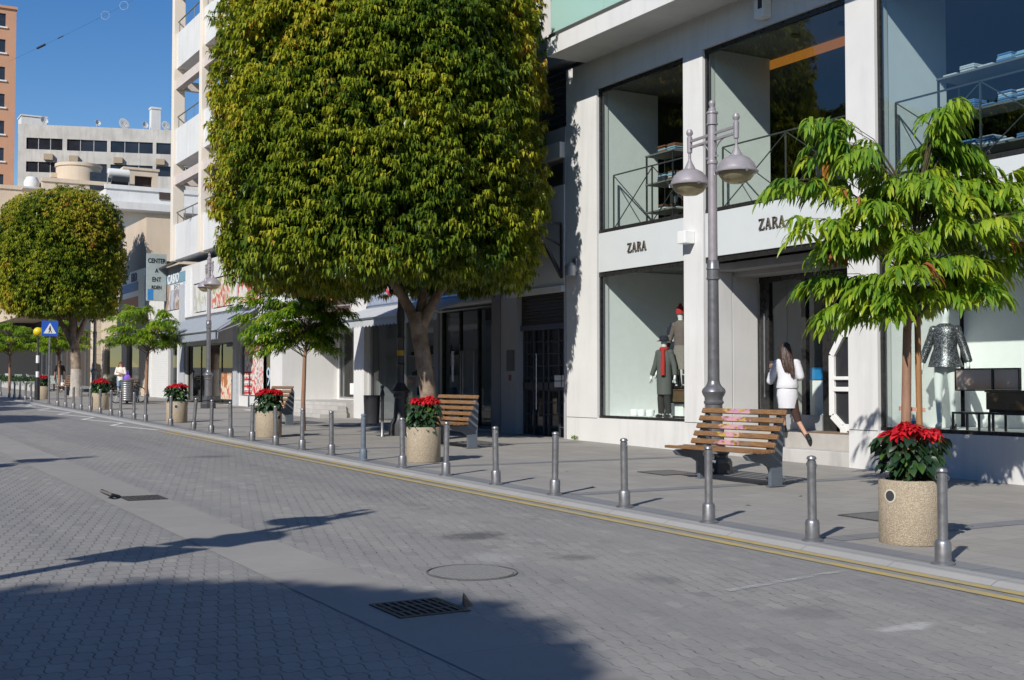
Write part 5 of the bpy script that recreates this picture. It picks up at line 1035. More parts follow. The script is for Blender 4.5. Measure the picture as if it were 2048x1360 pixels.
# street lamps
def make_lamp(label,yaw=0,sign=False,cat='street lamp'):
    T=thing('street_lamp',label,cat,(0,0,0),yaw,'twin-headed street lamps')
    m=MB(); m.lathe([(.275,0),(.275,.16),(.25,.21),(.21,.23),(.21,.27),(.235,.30),(.17,.40),(.14,.45)],n=8,ph=.5); m.build('base',M_lampbase,T,rel=True,bevel=.008)
    m=MB(); m.lathe([(.132,.42),(.128,1.02),(.145,1.03),(.15,1.06),(.132,1.08),(.135,1.12),(.165,1.17),(.178,1.21),(.165,1.25),(.12,1.29),(.098,1.33),(.09,1.37)],n=24,cap=False); m.build('lower_column',M_lamplow,T,rel=True,smooth=35)
    m=MB(); m.lathe([(.088,1.365),(.080,2.88)],n=20,cap=False); m.build('pole',M_lamplow,T,rel=True,smooth=50)
    m=MB(); m.lathe([(.078,2.875),(.098,2.885),(.098,2.91),(.09,2.92),(.09,3.03),(.10,3.035),(.10,3.055),(.09,3.07),(.088,3.17),(.068,3.175)],n=20,cap=False); m.build('collar',M_lamplow,T,rel=True,smooth=35)
    m=MB(); m.lathe([(.070,3.17),(.066,5.22)],n=20,cap=False); m.lathe([(.086,5.215),(.086,5.235),(.075,5.24),(.075,5.38),(.09,5.385),(.088,5.405),(.055,5.43),(.055,5.46),(.036,5.475),(.036,5.495),(.05,5.53),(.05,5.555),(.03,5.585),(.001,5.595)],n=20); m.lathe([(.078,4.62),(.08,4.63),(.08,4.66),(.078,4.67)],n=20,cap=False); m.build('upper_pole',M_lamp,T,rel=True,smooth=35)
    for s in(1,-1):
        m=MB()
        for z in(4.98,5.075): m.obox((0,s*.33,z),(.022,.28,.017))
        m.tube([(0,s*(.06+.30*(1-math.cos(a))),4.72+.25*math.sin(a)) for a in np.linspace(0,PI/2,8)],.012,6)
        m.obox((0,s*.07,5.027),(.02,.02,.065)); m.obox((0,s*.1,4.73),(.012,.05,.012))
        m.build('arm',M_lamp,T,rel=True)
    for s in(1,-1):
        m=MB(); y=s*.62
        m.lathe([(.040,4.90),(.042,5.14),(.03,5.15),(.03,5.165),(.05,5.19),(.052,5.22),(.036,5.26),(.001,5.27)],(0,y,0),14); m.lathe([(.022,4.79),(.022,4.9)],(0,y,0),10); m.lathe([(.022,4.8),(.035,4.76),(.085,4.66),(.09,4.645)],(0,y,0),10,cap=False)
        m.lathe([(.088,4.645),(.11,4.64),(.19,4.60),(.255,4.53),(.29,4.45),(.298,4.425),(.318,4.41),(.315,4.395),(.27,4.40),(.26,4.44),(.15,4.56)],(0,y,0),28,cap=False)
        h=m.build('lamp_head',M_lamp,T,rel=True,smooth=40)
        m=MB(); m.lathe([(.268,4.415),(.255,4.36),(.205,4.29),(.12,4.245),(.001,4.235)],(0,y,0),28,cap=False); m.build('glass_bowl',M_bowl,h,rel=True,smooth=60)
        m=MB(); m.ball((0,y,4.40),(.10,.10,.08),12,8); m.build('bulb',M_bulb,h,rel=True,smooth=60)
        m=MB()
        for k in range(3):
            g=k*2.09+.4; m.obox((.305*math.cos(g),y+.305*math.sin(g),4.395),(.015,.015,.022),Matrix.Rotation(g,3,'Z'))
        m.build('clips',M_alu,h,rel=True)
    if sign:
        m=MB(); m.box(-.33,.33,-.15,-.13,2.95,3.55); m.box(-.28,.42,-.145,-.125,3.62,3.95); m.build('traffic_sign',M_alu,T,rel=True); m=MB(); m.box(-.3,.3,-.13,-.07,3.2,3.25); m.box(-.25,.3,-.124,-.07,3.75,3.8); m.build('sign_bracket',M_alu,T,rel=True)
    return T
t=NT('amber_lamp_bowl'); tr=t.n('ShaderNodeBsdfTranslucent'); tr.inputs[0].default_value=(.80,.66,.40,1); tp=t.n('ShaderNodeBsdfTransparent'); tp.inputs[0].default_value=(.75,.70,.55,1); p=t.bsdf((.50,.44,.30),.15); mx=t.n('ShaderNodeMixShader'); mx.inputs[0].default_value=.4; t.l(p.outputs[0],mx.inputs[1]); t.l(tr.outputs[0],mx.inputs[2]); my=t.n('ShaderNodeMixShader'); my.inputs[0].default_value=.35; t.l(mx.outputs[0],my.inputs[1]); t.l(tp.outputs[0],my.inputs[2]); t.l(my.outputs[0],t.out.inputs[0]); M_bowl=t.m
M_bulb=pm('lamp_bulb',(.75,.73,.66),.3,0,.05)
lp=make_lamp('twin-headed street lamp in front of the white store, behind the graffiti bench'); lp.location=(11.85,14.2,gz(14.2)); lp.scale=(1.018,)*3; lp.rotation_euler=(0,0,math.radians(-6))
y=44.4; dup(lp,(12.6,43.6,gz(43.6)),math.radians(-6),'distant twin-headed street lamp between the grey awning and the red sale posters'); dup(lp,(12.2,62.0,gz(62)),math.radians(-6),'farthest twin-headed lamp with its heads against the blue and orange sign')
l2=make_lamp('street lamp with a round sign plate standing on the near pavement',0,True); l2.location=(-1.54,8.09,gz(8.1)); l2.rotation_euler=(0,0,math.radians(-42))
dup(lp,(-2.75,17.45,gz(17.4)),math.radians(-42),'street lamp on the near pavement further along')
# dark cast-iron lamp by the big trunk
T=thing('iron_lamp','dark cast-iron lamp column with yellow tape band, left of the big tree trunk','street lamp',(11.71,25.1,gz(25.1)))
m=MB(); m.lathe([(.27,0),(.27,.25),(.2,.34),(.16,.42),(.14,.85),(.17,.9),(.16,.96),(.21,1.02),(.16,1.08),(.095,1.2)],n=12); m.build('base',M_lampbase,T,rel=True,smooth=30)
m=MB(); m.lathe([(.09,1.19),(.08,1.6),(.105,1.63),(.08,1.66),(.078,2.2),(.10,2.24),(.075,2.3),(.095,2.72),(.07,3.0),(.06,5.2)],n=14); m.build('column',M_lampbase,T,rel=True,smooth=30)
m=MB(); m.lathe([(.086,1.83),(.086,1.95)],n=14,cap=False); m.build('yellow_band',pm('yellow_tape',(.45,.28,.02),.6),T,rel=True)
m=MB(); m.lathe([(.06,5.2),(.30,5.3),(.24,5.6),(.05,5.8)],n=14); m.build('lamp_head',M_lampbase,T,rel=True,smooth=40)
# bin on a post
T=thing('litter_bin','black open-topped litter bin hung on a black ball-topped post','litter bin',(11.1,24.75,gz(24.75)))
m=MB(); m.lathe([(.055,0),(.055,.02),(.034,.05),(.034,.35)],n=12); m.build('post_foot',M_bollard,T,rel=True,smooth=40); m=MB(); m.lathe([(.036,.35),(.036,.9),(.05,.92),(.05,.98),(.036,1.0),(.03,1.05),(.02,1.06),(.04,1.1),(.04,1.13),(.001,1.16)],n=12); m.build('post',M_black,T,rel=True,smooth=40)
m=MB(); m.lathe([(.14,.28),(.165,.30),(.19,.92),(.195,.93),(.18,.93),(.155,.32),(.001,.31)],(-.16,.22,0),24); m.build('basket',M_black,T,rel=True,smooth=40); m=MB(); m.bar((-.03,.05,.8),(0,0,.8),.04,.03); m.bar((-.03,.05,.4),(0,0,.4),.04,.03); m.build('bracket',M_black,T,rel=True)
# ribbed metal bin far away
T=thing('litter_bin','round ribbed grey metal litter bin beside the far planter','litter bin',(10.9,49.0,gz(49)))
m=MB(); pr=[(.20,.12)]
for k in range(9): z=.14+k*.085; pr+= [(.24,z),(.255,z+.03),(.24,z+.06)]
pr+=[(.27,.93),(.27,.97),(.2,.97),(.2,.5),(.001,.5)]; m.lathe(pr,n=24); m.build('drum',pm('ribbed_zinc',(.22,.22,.225),.4,.6,.15,12),T,rel=True,smooth=30); m=MB(); m.lathe([(.24,0),(.24,.03),(.05,.05),(.05,.13)],n=16); m.build('foot',M_black,T,rel=True)
# parked bicycle behind it
T=thing('bicycle','dark parked bicycle with raised handlebars behind the round metal bin','bicycle',(11.3,50.6,gz(50.6)),math.radians(20))
for x in(-.52,.52):
    m=MB(); m.tube([(x+.33*math.cos(a),0,.34+.33*math.sin(a)) for a in np.linspace(0,2*PI,25)],.02,6,False); w=m.build('wheel',M_black,T,rel=True)
    m=MB()
    for k in range(10): m.tube([(x,0,.34),(x+.31*math.cos(k*.628),0,.34+.31*math.sin(k*.628))],.004,4)
    m.build('spokes',M_alu,w,rel=True)
m=MB()
for a,b in(((-.52,0,.34),(-.08,0,.32)),((-.52,0,.34),(-.2,0,.78)),((-.08,0,.32),(-.22,0,.85)),((-.08,0,.32),(.36,0,.78)),((-.2,0,.76),(.36,0,.84)),((.52,0,.34),(.34,0,.95))): m.tube([a,b],.017,6)
m.build('frame',pm('bike_green',(.05,.07,.06),.4),T,rel=True); m=MB(); m.tube([(.30,-.28,1.02),(.34,-.1,1.0),(.34,.1,1.0),(.30,.28,1.02)],.014,6); m.build('handlebar',M_alu,T,rel=True); m=MB(); m.ball((-.23,0,.88),(.13,.07,.035)); m.build('saddle',M_black,T,rel=True)
# crossing sign and zebra beacon
T=thing('crossing_sign','blue square pedestrian crossing sign on a tall grey pole','traffic sign',(8.25,50.8,gz(50.8)))
m=MB(); m.lathe([(.09,0),(.09,.02),(.04,.05),(.036,3.28)],n=12); m.build('pole',M_bollard,T,rel=True,smooth=40)
m=MB(); m.obox((0,-.045,3.0),(.31,.012,.31)); m.build('plate',pm('sign_panel_blue',(.02,.10,.50),.4),T,rel=True,bevel=.004)
m=MB(); m.prism([(-.24,2.80),(.24,2.80),(0,3.22)],'y',-.062,-.0575); m.build('white_triangle',M_white_pl,T,rel=True)
m=MB(); m.ball((.0,-.066,3.08),(.026,.004,.026)); m.prism([(-.02,3.05),(.03,3.05),(.035,2.95),(.075,2.84),(.05,2.83),(.015,2.92),(-.03,2.83),(-.06,2.83),(-.01,2.94),(-.05,2.96),(-.06,2.95)],'y',-.067,-.0625); m.build('walking_figure',M_black,T,rel=True)
T=thing('zebra_beacon','striped black and white crossing beacon pole with a yellow globe','beacon',(8.55,55.6,gz(55.6)))
m=MB(); m.lathe([(.115,0),(.115,1.0)],n=14); m.build('sleeve',M_black,T,rel=True,smooth=40); m=MB()
m.lathe([(.07,1.0),(.07,1.25)],n=12); m.lathe([(.07,1.62),(.07,1.95)],n=12); m.build('white_band',M_white_pl,T,rel=True,smooth=40); m=MB(); m.lathe([(.068,1.25),(.068,1.62)],n=12); m.lathe([(.068,1.95),(.05,2.0),(.045,2.78)],n=12); m.build('pole',M_black,T,rel=True,smooth=40)
m=MB(); m.ball((0,0,2.98),.20,20,12); m.build('globe',pm('amber_globe',(.72,.52,.02),.35,0,.03),T,rel=True,smooth=60)
# cover plates on the pavement, litter
def cover(x,y,l):
    T=thing('drain_grate',l,'drain grate',(x,y,gz(y)+.003)); T.rotation_euler=(math.atan(SL),0,0); m=MB()
    for i in range(9): m.box(-.3,.3,-.3+i*.07,-.26+i*.07,0,.006)
    m.build('bars',M_iron2,T,rel=True); m=MB()
    for a in((-.33,-.3,-.33,.33),(.3,.33,-.33,.33),(-.3,.3,-.33,-.305),(-.3,.3,.305,.33)): m.box(*a,0,.008)
    m.build('frame',M_iron,T,rel=True)
cover(9.95,9.15,'dark iron tree grate on the pavement between bench and nearest planter'); cover(11.2,14.5,'dark iron tree grate under the graffiti bench and street lamp')
m=MB(); m.ball((11.75,12.75,gz(12.75)+.05),(.16,.10,.055),12,6); o=m.build('paper_bag',M_white_pl,loc=(11.75,12.75,gz(12.75)),smooth=50); tag(o,'crumpled white bag lying on the ground under the graffiti bench','litter')
# weeds at the wall foot
def weed(x,y,l,n=26,s=.09):
    T=thing('weed',l,'weed',(x,y,gz(y))); P=[];D=[]
    for i in range(n): a=random.uniform(0,6.28); P.append((random.uniform(-.05,.05),random.uniform(-.08,.08),random.uniform(0,.05))); D.append((math.cos(a),math.sin(a),random.uniform(.5,2)))
    leafset(P,D,s,s*.3,.3,np.random.default_rng(3).random(n)*.8,'leaves',M_leafy,T)
weed(14.44,22.0,'small weed growing at the left foot of the white store wall'); 
# fallen red leaves and petals on the paving
rg=random.Random(9)
for i,(x,y) in enumerate(((10.3,6.9),(9.4,10.6),(9.9,15.3),(8.9,13.2),(10.6,11.1))):
    m=MB(); a=rg.uniform(0,6.28); c_,s_=math.cos(a),math.sin(a)
    m.add([(x,y,gz(y)+.004),(x+.04*c_-.015*s_,y+.04*s_+.015*c_,gz(y)+.016),(x+.04*c_+.015*s_,y+.04*s_-.015*c_,gz(y)+.012),(x+.085*c_,y+.085*s_,gz(y)+.006)],[(0,2,3,1)])
    tag(m.build('fallen_leaf',M_bract if i==0 else M_stake,loc=(x,y,gz(y))),'dry fallen leaf lying on the pavement' if i else 'red fallen petal on the pavement beside the nearest bollard','leaf','fallen leaves on the pavement' if i else None)
# ------------------------------------------------------------------ trees
def crown(T,prof,cx,cy,nclump,L,seed,mat,huebase=.45,fill=30000,sp=9,per=11,csz=.24,gap=.2,fd=(.22,.75)):
    """dense clipped crown: lumps of hanging leaf rosettes over a darker inner shell; prof = [(r,z)...] from the underside up"""
    rg=np.random.default_rng(seed); zs=np.array([p[1] for p in prof]);rs=np.array([p[0] for p in prof])
    seg=np.hypot(np.diff(zs),np.diff(rs))*((rs[1:]+rs[:-1])/2+.15); cum=np.concatenate([[0],np.cumsum(seg)])/seg.sum()
    def surf(n):
        u=rg.random(n); k=np.clip(np.searchsorted(cum,u)-1,0,len(seg)-1); f=(u-cum[k])/(cum[k+1]-cum[k]); z=zs[k]+(zs[k+1]-zs[k])*f; r=rs[k]+(rs[k+1]-rs[k])*f
        ph=rg.random(n)*2*PI; tr=rs[k+1]-rs[k]; tz=zs[k+1]-zs[k]; ln=np.hypot(tr,tz); nr=tz/ln; nz=-tr/ln
        return np.stack([r*np.cos(ph),r*np.sin(ph),z],1),np.stack([nr*np.cos(ph),nr*np.sin(ph),nz],1)
    def wave(P,n,k):
        w=np.zeros(len(P))
        for i in range(n): w+=np.sin(P@rg.normal(0,k,3)+rg.random()*6.28)
        return w/math.sqrt(n)
    A,N=surf(nclump); w=wave(A,7,.8); hc=wave(A,6,1.1)*.17+rg.normal(0,.10,nclump)
    g=wave(A,7,1.5); kp=(g>-1.35)|(rg.random(nclump)<gap); A=A[kp];N=N[kp];w=w[kp];hc=hc[kp];nclump=len(A)
    A=A+N*(w*.07+rg.normal(0,.09,nclump))[:,None]
    n=nclump*sp; P=np.repeat(A,sp,0); Nn=np.repeat(N,sp,0); J=rg.normal(0,csz,(n,3)); out=(J*Nn).sum(1,keepdims=True); J-=Nn*out
    P=P+J-Nn*((J**2).sum(1,keepdims=True)/(csz*2.2))+Nn*rg.uniform(-.06,.06,(n,1)); hs=np.repeat(hc,sp)+rg.normal(0,.06,n)
    m=n*per; P=np.repeat(P,per,0)+rg.normal(0,.022,(m,3)); Nn=np.repeat(Nn,per,0); az=rg.random((m,1))*2*PI; H=np.concatenate([np.cos(az),np.sin(az),np.zeros_like(az)],1)
    D=Nn*.5+H*.6+np.array([[0,0,.02]])+rg.normal(0,.15,(m,3)); hue=np.clip(huebase+np.repeat(hs,per)+rg.normal(0,.10,m),0,1); LL=L*rg.uniform(.65,1.2,m)
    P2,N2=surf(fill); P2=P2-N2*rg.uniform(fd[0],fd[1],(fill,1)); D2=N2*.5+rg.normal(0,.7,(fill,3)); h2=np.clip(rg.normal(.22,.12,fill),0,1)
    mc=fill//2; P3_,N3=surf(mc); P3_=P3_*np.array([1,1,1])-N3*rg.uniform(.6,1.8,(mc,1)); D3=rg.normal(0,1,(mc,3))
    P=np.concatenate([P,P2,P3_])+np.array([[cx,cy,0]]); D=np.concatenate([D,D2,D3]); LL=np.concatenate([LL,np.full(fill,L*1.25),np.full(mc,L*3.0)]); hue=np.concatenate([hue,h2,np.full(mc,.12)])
    ok=P[:,2]>zs.min()-.35
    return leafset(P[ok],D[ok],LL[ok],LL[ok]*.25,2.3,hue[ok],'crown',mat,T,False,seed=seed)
def limbs(T,list_,mat,name='trunk'):
    m=MB()
    for pts,rad in list_: m.tube(pts,rad,12)
    return m.build(name,mat,T,rel=True,smooth=60)
bt=thing('clipped_tree','huge barrel-shaped clipped tree with olive and bronze leaves and forked pale trunk','tree',(11.46,23.31,gz(23.31)),0,'clipped street trees')
cx,cy=-.81,.47
PROF=[(.6,3.48),(2.4,3.40),(3.08,3.46),(3.30,3.85),(3.44,4.7),(3.52,5.9),(3.50,7.4),(3.40,8.7),(3.28,9.6),(3.0,10.5),(2.2,11.2),(1.1,11.6),(0.02,11.7)]
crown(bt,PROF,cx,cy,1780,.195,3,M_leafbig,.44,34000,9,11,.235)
lt=CR*-1
def P3(l,z,d=0): return tuple(CR*l+Vector((CF.x,CF.y,0)).normalized()*d+Vector((0,0,z)))
limbs(bt,[([P3(.08,-.05),P3(.09,.18),P3(.09,.5),P3(.06,1.0),P3(-.02,1.6),P3(-.10,2.1),P3(-.17,2.5),P3(-.21,2.75)],[.28,.225,.19,.178,.172,.172,.175,.15]),
 ([P3(-.17,2.4),P3(-.33,2.8),P3(-.62,3.3),P3(-1.2,4.0)],[.125,.115,.10,.08]),([P3(-.16,2.5,.05),P3(-.08,3.0,.15),P3(.0,3.5,.3),P3(.15,4.6,.5)],[.12,.11,.10,.08]),([P3(-.12,2.3,-.03),P3(.05,2.75,-.03),P3(.30,3.2),P3(.9,3.9)],[.12,.11,.095,.07])],M_bark)
ft=thing('clipped_tree','distant dome-shaped clipped tree at the left edge, reddish tinge on top','tree',(11.2,61.3,gz(61.3)),0,'clipped street trees')
PF=[(.5,4.2),(1.8,4.0),(2.55,4.1),(2.85,4.7),(2.98,5.8),(3.0,7.0),(2.85,8.2),(2.55,9.1),(2.0,9.65),(1.1,10.0),(0.02,10.1)]
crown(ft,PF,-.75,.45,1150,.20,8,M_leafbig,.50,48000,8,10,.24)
limbs(ft,[([P3(0,0),P3(0,.4),P3(-.02,1.5),P3(-.1,2.6),P3(-.25,4.6)],[.30,.26,.24,.22,.16]),([P3(-.05,2.3),P3(-.5,3.2),P3(-1.3,4.4)],[.17,.14,.10]),([P3(-.06,2.6),P3(.3,3.5),P3(.8,4.6)],[.15,.12,.08])],M_bark)
m=MB(); m.lathe([(.32,0),(.275,.35),(.255,1.35)],n=14,cap=False); m.build('limewash',pm('flaking_limewash',(.42,.38,.34),.9,0,.35,5),ft,rel=True,smooth=50)
nt=thing('clipped_tree','dense clipped dome tree on the near side of the street behind the camera','tree',(-10.12,-1.5,gz(-1.5)),0,'clipped street trees')
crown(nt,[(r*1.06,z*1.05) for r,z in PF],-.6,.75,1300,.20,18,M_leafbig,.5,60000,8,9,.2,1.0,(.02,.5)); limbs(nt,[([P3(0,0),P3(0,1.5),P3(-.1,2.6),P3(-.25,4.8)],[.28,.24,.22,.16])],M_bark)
for i,(x,y,s) in enumerate(((-10.6,37,1.3),(-10.8,43.5,1.38),(-10.5,50.5,1.35),(-10.7,30,1.15))): dup(ft,(x,y,gz(y)),i*1.3,'tall tree on the opposite side, mirrored in the shop windows','clipped trees across the street',s)
# young trees
M_limb=pm('green_brown_twig',(.085,.065,.035),.8,0,.3,10)
def young(label,loc,targets,z0,seed,leaf=.21,detail=True,per=15,stake=None,tr=.05,ntw=5,zr=1.7,hb=.52):
    T=thing('young_tree',label,'tree',loc,0,'young staked street trees'); rg=random.Random(seed)
    P=[];D=[];H=[];L=[];m=MB();mb=MB()
    fw=Vector((CF.x,CF.y,0)).normalized()
    def pos3(l,z,d): return CR*l+fw*d+Vector((0,0,z))
    def stem(f): return pos3(.02+.22*f*f+.03*math.sin(5*f),z0+zr*f,.05*f)
    m.tube([Vector((0,0,0)),pos3(-.01,z0*.4,0),pos3(.01,z0*.8,0),stem(0)],[tr*1.15,tr,tr*.92,tr*.85],10); m.tube([stem(0),stem(.3),stem(.6),stem(1)],[tr*.84,tr*.6,tr*.35,tr*.12],8)
    for l,z,dd,wgt in targets:
        for q in range(wgt):
            e=pos3(l+rg.gauss(0,.10),z+rg.gauss(0,.09),dd+rg.gauss(0,.22)); f0=max(0,min(.9,(z-.35-z0)/zr*rg.uniform(.6,1.0))); s0=stem(f0)
            if z<z0+.25: s0=stem(rg.uniform(0,.15))
            up=Vector((0,0,.20+.1*rg.random())); mid=s0.lerp(e,.5)+up; q2=s0.lerp(e,.82)+up*.6
            mb.tube([s0,mid,q2,e],[.008,.0055,.0035,.002],5)
            hue1=rg.gauss(hb,.09)
            for tw in range(ntw):
                hue0=min(.74,hue1+rg.gauss(0,.09))+(.36 if rg.random()<.010 else 0); f=rg.uniform(.45,1.0) if tw else 1.0; b=s0.lerp(e,f)+up*math.sin(PI*f)*.95; out=(e-s0); out.z=0
                if out.length<.05: out=Vector((rg.gauss(0,1),rg.gauss(0,1),0))
                out.normalize(); out=(out+Vector((rg.gauss(0,.7),rg.gauss(0,.7),0))).normalized(); tl=rg.uniform(.20,.34)*leaf/.21
                for k in range(per):
                    u=k/(per-1); c=b+out*tl*u*.7+Vector((0,0,.05*math.sin(u*2.2)-.16*u*u))*leaf/.21
                    sd=Vector((-out.y,out.x,0))*(1 if k%2 else -1); d=out*(.45+.4*u)+sd*rg.uniform(.3,.85)+Vector((rg.gauss(0,.15),rg.gauss(0,.15),rg.uniform(-.35,.3)))
                    P.append(c);D.append(d);H.append(min(1,max(0,hue0+rg.gauss(0,.085)+.08*u)));L.append(leaf*rg.uniform(.7,1.15))
    m.build('trunk',M_ybark,T,rel=True,smooth=60); mb.build('limbs',M_limb,T,rel=True,smooth=60)
    leafset(P,D,L,np.array(L)*.19,.75 if detail else 1.25,H,'crown',M_leafy,T,detail,seed=seed)
    if stake:
        S=thing('tree_stake','varnished timber stake tied to the nearest young tree','stake',Vector(loc)+pos3(.17,0,.05))
        m=MB(); m.tube([(0,0,0),(0,0,1.2),tuple(CR*-.01+Vector((0,0,2.3)))],.038,10); m.build('post',M_stake,S,rel=True,smooth=50)
        m=MB(); m.bar(CR*(-.24)+Vector((0,0,1.12)),CR*(.07)+Vector((0,0,1.10)),.03,.05); m.build('tie',pm('pink_rubber_tie',(.45,.25,.18),.7),S,rel=True)
    return T
TA=[(-1.55,3.72,-.1,2),(-1.3,3.95,.2,2),(-1.05,4.15,0,2),(-.92,4.52,.1,3),(-.72,4.3,0,2),(-.45,4.12,.3,2),(-1.2,3.35,-.3,3),(-.85,3.05,0,3),(-1.02,2.62,.1,2),(-.95,2.25,.1,2),(-.62,2.55,-.3,2),(-.5,2.25,.2,2),(.50,4.72,0,4),(.42,4.4,.2,3),(.72,4.2,-.1,3),(.62,4.5,.1,2),(.95,3.95,.2,3),(1.38,3.75,0,3),(1.65,3.5,.1,3),(1.85,3.2,-.2,2),(1.2,3.3,-.4,3),(1.5,2.95,.1,3),(1.08,2.62,0,3),(.95,2.45,-.2,2),(.7,2.72,.4,2),(.2,3.6,-.3,3),(0,3.15,-.5,3),(.35,2.85,-.4,3),(-.2,2.75,-.3,3),(-.1,3.9,0,2),(.3,3.95,-.3,3),(1.75,3.9,.2,2),(1.1,4.0,.3,2),(-.5,3.5,-.4,3),(.6,3.3,-.5,3),(.9,3.2,.5,2),(-.4,3.2,.5,2),(-.12,2.25,-.2,1),(-.3,3.75,.3,2),(2.05,3.45,0,2),(1.95,2.95,.1,2),(.75,3.75,-.2,3)]
rq=random.Random(12); TA+=[(.25,2.4,0,3),(.5,2.5,-.2,2),(-.25,2.45,-.2,2),(.1,2.5,.3,2)]; TA+=[(rq.uniform(-.9,1.5),rq.uniform(2.6,4.1),rq.uniform(-.6,.6),2) for _ in range(6)]
young('bright leafy young tree beside the nearest planter, drooping long leaves',(11.33,10.03,gz(10)),TA,2.05,1,.235,True,14,True,.06,7,1.7,.50)
def round_t(rg,rx,z0,z1,n,off=0):
    out=[]
    for i in range(n):
        a=rg.uniform(0,2*PI); t=rg.random(); z=z0+(z1-z0)*t; k=math.sin(PI*min(1,.25+.75*t)*.92)**.6; r=rx*k*math.sqrt(rg.uniform(.35,1)); out.append((off+r*math.cos(a),z,r*math.sin(a),2))
    return out
TB=[(-1.55,3.1,0,2),(-1.5,2.75,.1,2),(-1.3,2.45,0,2),(-1.3,2.15,.1,2),(-1.0,1.95,0,2),(-1.2,3.35,.2,2),(-.9,3.5,0,2),(-.4,3.75,0,3),(-.1,3.7,.2,2),(.3,3.6,-.1,2),(.7,3.45,.1,2),(.95,3.25,0,2),(1.0,2.9,0,2),(.8,2.65,.1,2),(.9,2.45,0,2),(.5,2.2,0,2),(.62,1.95,.1,2),(-.6,2.3,-.2,2),(-.55,2.0,.1,2),(-.2,2.9,-.4,3),(-.7,2.8,-.4,3),(.3,2.9,-.5,3),(-.3,2.3,.5,2),(0,3.3,-.3,3),(-.9,3.0,.4,2),(.3,2.5,.5,2),(.5,3.1,.4,2),(0,2.35,-.1,3),(-.4,2.55,0,3),(.3,2.35,.1,3),(-.35,3.05,.1,3),(.25,3.1,0,3),(-.75,2.5,0,2),(.6,2.7,0,2)]
TB=[(a,b,c,d+1) for a,b,c,d in TB]
young('young tree with thin trunk and drooping leaves, by the third bench',(10.34,27.7,gz(27.7)),TB,1.75,5,.21,False,14,None,.055,8,1.5,.48)
rr_=random.Random(4)
yt3=young('young round-headed tree beside the far bench, left of the grey awning',(11.84,49.75,gz(49.75)),round_t(rr_,1.7,2.25,3.9,44,-.15),1.85,6,.235,False,12,None,.075,8,1.6,.5)
dup(yt3,(10.15,76,gz(76)),1.6,'dark young tree at the left picture edge under the far clipped tree'); dup(yt3,(11.9,70,gz(70)),2.9,'young tree between the crossing sign and the far clipped trunk')
# hedge in the long cafe planter
P=[];D=[];rgn=np.random.default_rng(2); n=3800
P=np.stack([rgn.uniform(-.25,.25,n),rgn.uniform(-7,16,n),rgn.uniform(.3,.75,n)],1)+np.array([0,0,0]); P[:,2]+=(P[:,1])*SL
hT=thing('hedge','low dark green hedge growing in the long cafe planter box','hedge',(11.4,80,gz(80))); leafset(P,rgn.normal(0,1,(n,3)),.16,.06,.3,rgn.random(n),'foliage',M_green,hT)
# ------------------------------------------------------------------ people
M_jack=pm('white_cotton',(.64,.64,.67),.85,0,.05,12,.5,18); M_shoe=pm('black_leather',(.015,.015,.017),.4)
def shoe(m,p,d,L=.25,h=.09):
    d=Vector(d); d.z=0; d.normalize(); s=Vector((-d.y,d.x,0)); M3=Matrix((d,s,Vector((0,0,1)))).transposed(); p=Vector(p)
    rings(m,[(-.01,0,0,L*.5,.042),(-.01,0,.03,L*.5,.045),(-.03,0,.06,L*.38,.042),(-.07,0,h,L*.2,.038),(-.08,0,h+.03,.038,.036)],16,Matrix.Translation(p)@M3.to_4x4())
# woman in white stepping into the store with raised phone
o=Vector((14.72,15.66,.70)); T=thing('person','woman with long dark hair in white, stepping up to the store door','person',o)
f=Vector((CF.x,CF.y,0)).normalized(); f=(f*.95+CR*.30).normalized(); l=Vector((-f.y,f.x,0))
def W_(a,b,z): return tuple(f*a+l*b+Vector((0,0,z)))
J={'pel':(*W_(0,0,.80),.13,.11),'spi':(*W_(.01,0,.98),.11,.09),'che':(*W_(.03,.0,1.15),.12,.09),'nek':(*W_(.04,.01,1.31),.045),'hd0':(*W_(.05,.02,1.385),.055),'hd1':(*W_(.06,.03,1.46),.075),'hd2':(*W_(.05,.03,1.53),.055),
 'hipL':(*W_(.02,.085,.74),.08),'kneL':(*W_(.20,.10,.42),.05),'ankL':(*W_(.30,.08,.08),.034),'toeL':(*W_(.43,.10,.03),.028),
 'hipR':(*W_(-.01,-.085,.74),.08),'kneR':(*W_(.0,-.15,.26),.05),'ankR':(*W_(-.06,-.35,-.09),.032),'toeR':(*W_(.0,-.41,-.22),.028),
 'shoL':(*W_(.03,.16,1.25),.045),'elbL':(*W_(.10,.30,.90),.037),'wriL':(*W_(.24,.30,1.05),.025),'hanL':(*W_(.27,.30,1.12),.028),
 'shoR':(*W_(.03,-.16,1.25),.045),'elbR':(*W_(.02,-.22,.98),.037),'wriR':(*W_(.20,-.13,.94),.025),'hanR':(*W_(.27,-.09,.96),.028)}
ex=MB(); fingers(ex,W_(.28,.30,1.15),(.2,.1,1),tuple(l),.07,.007); fingers(ex,W_(.30,-.07,.97),tuple(f+l*.4),tuple(l),.07,.007)
ex.ball(W_(.135,.045,1.455),.012,8,6)
human('body',T,J,M_skin,ex)
Mr=Matrix((l*-1,f,Vector((0,0,1)))).transposed().to_4x4()
m=MB(); rings(m,[(0,-.005,.43,.160,.132),(0,0,.52,.172,.145),(0,0,.66,.184,.152),(0,0,.78,.174,.14),(0,.01,.88,.150,.12)],32,Mr,.03,4); m.build('skirt',M_jack,T,rel=True,smooth=60)
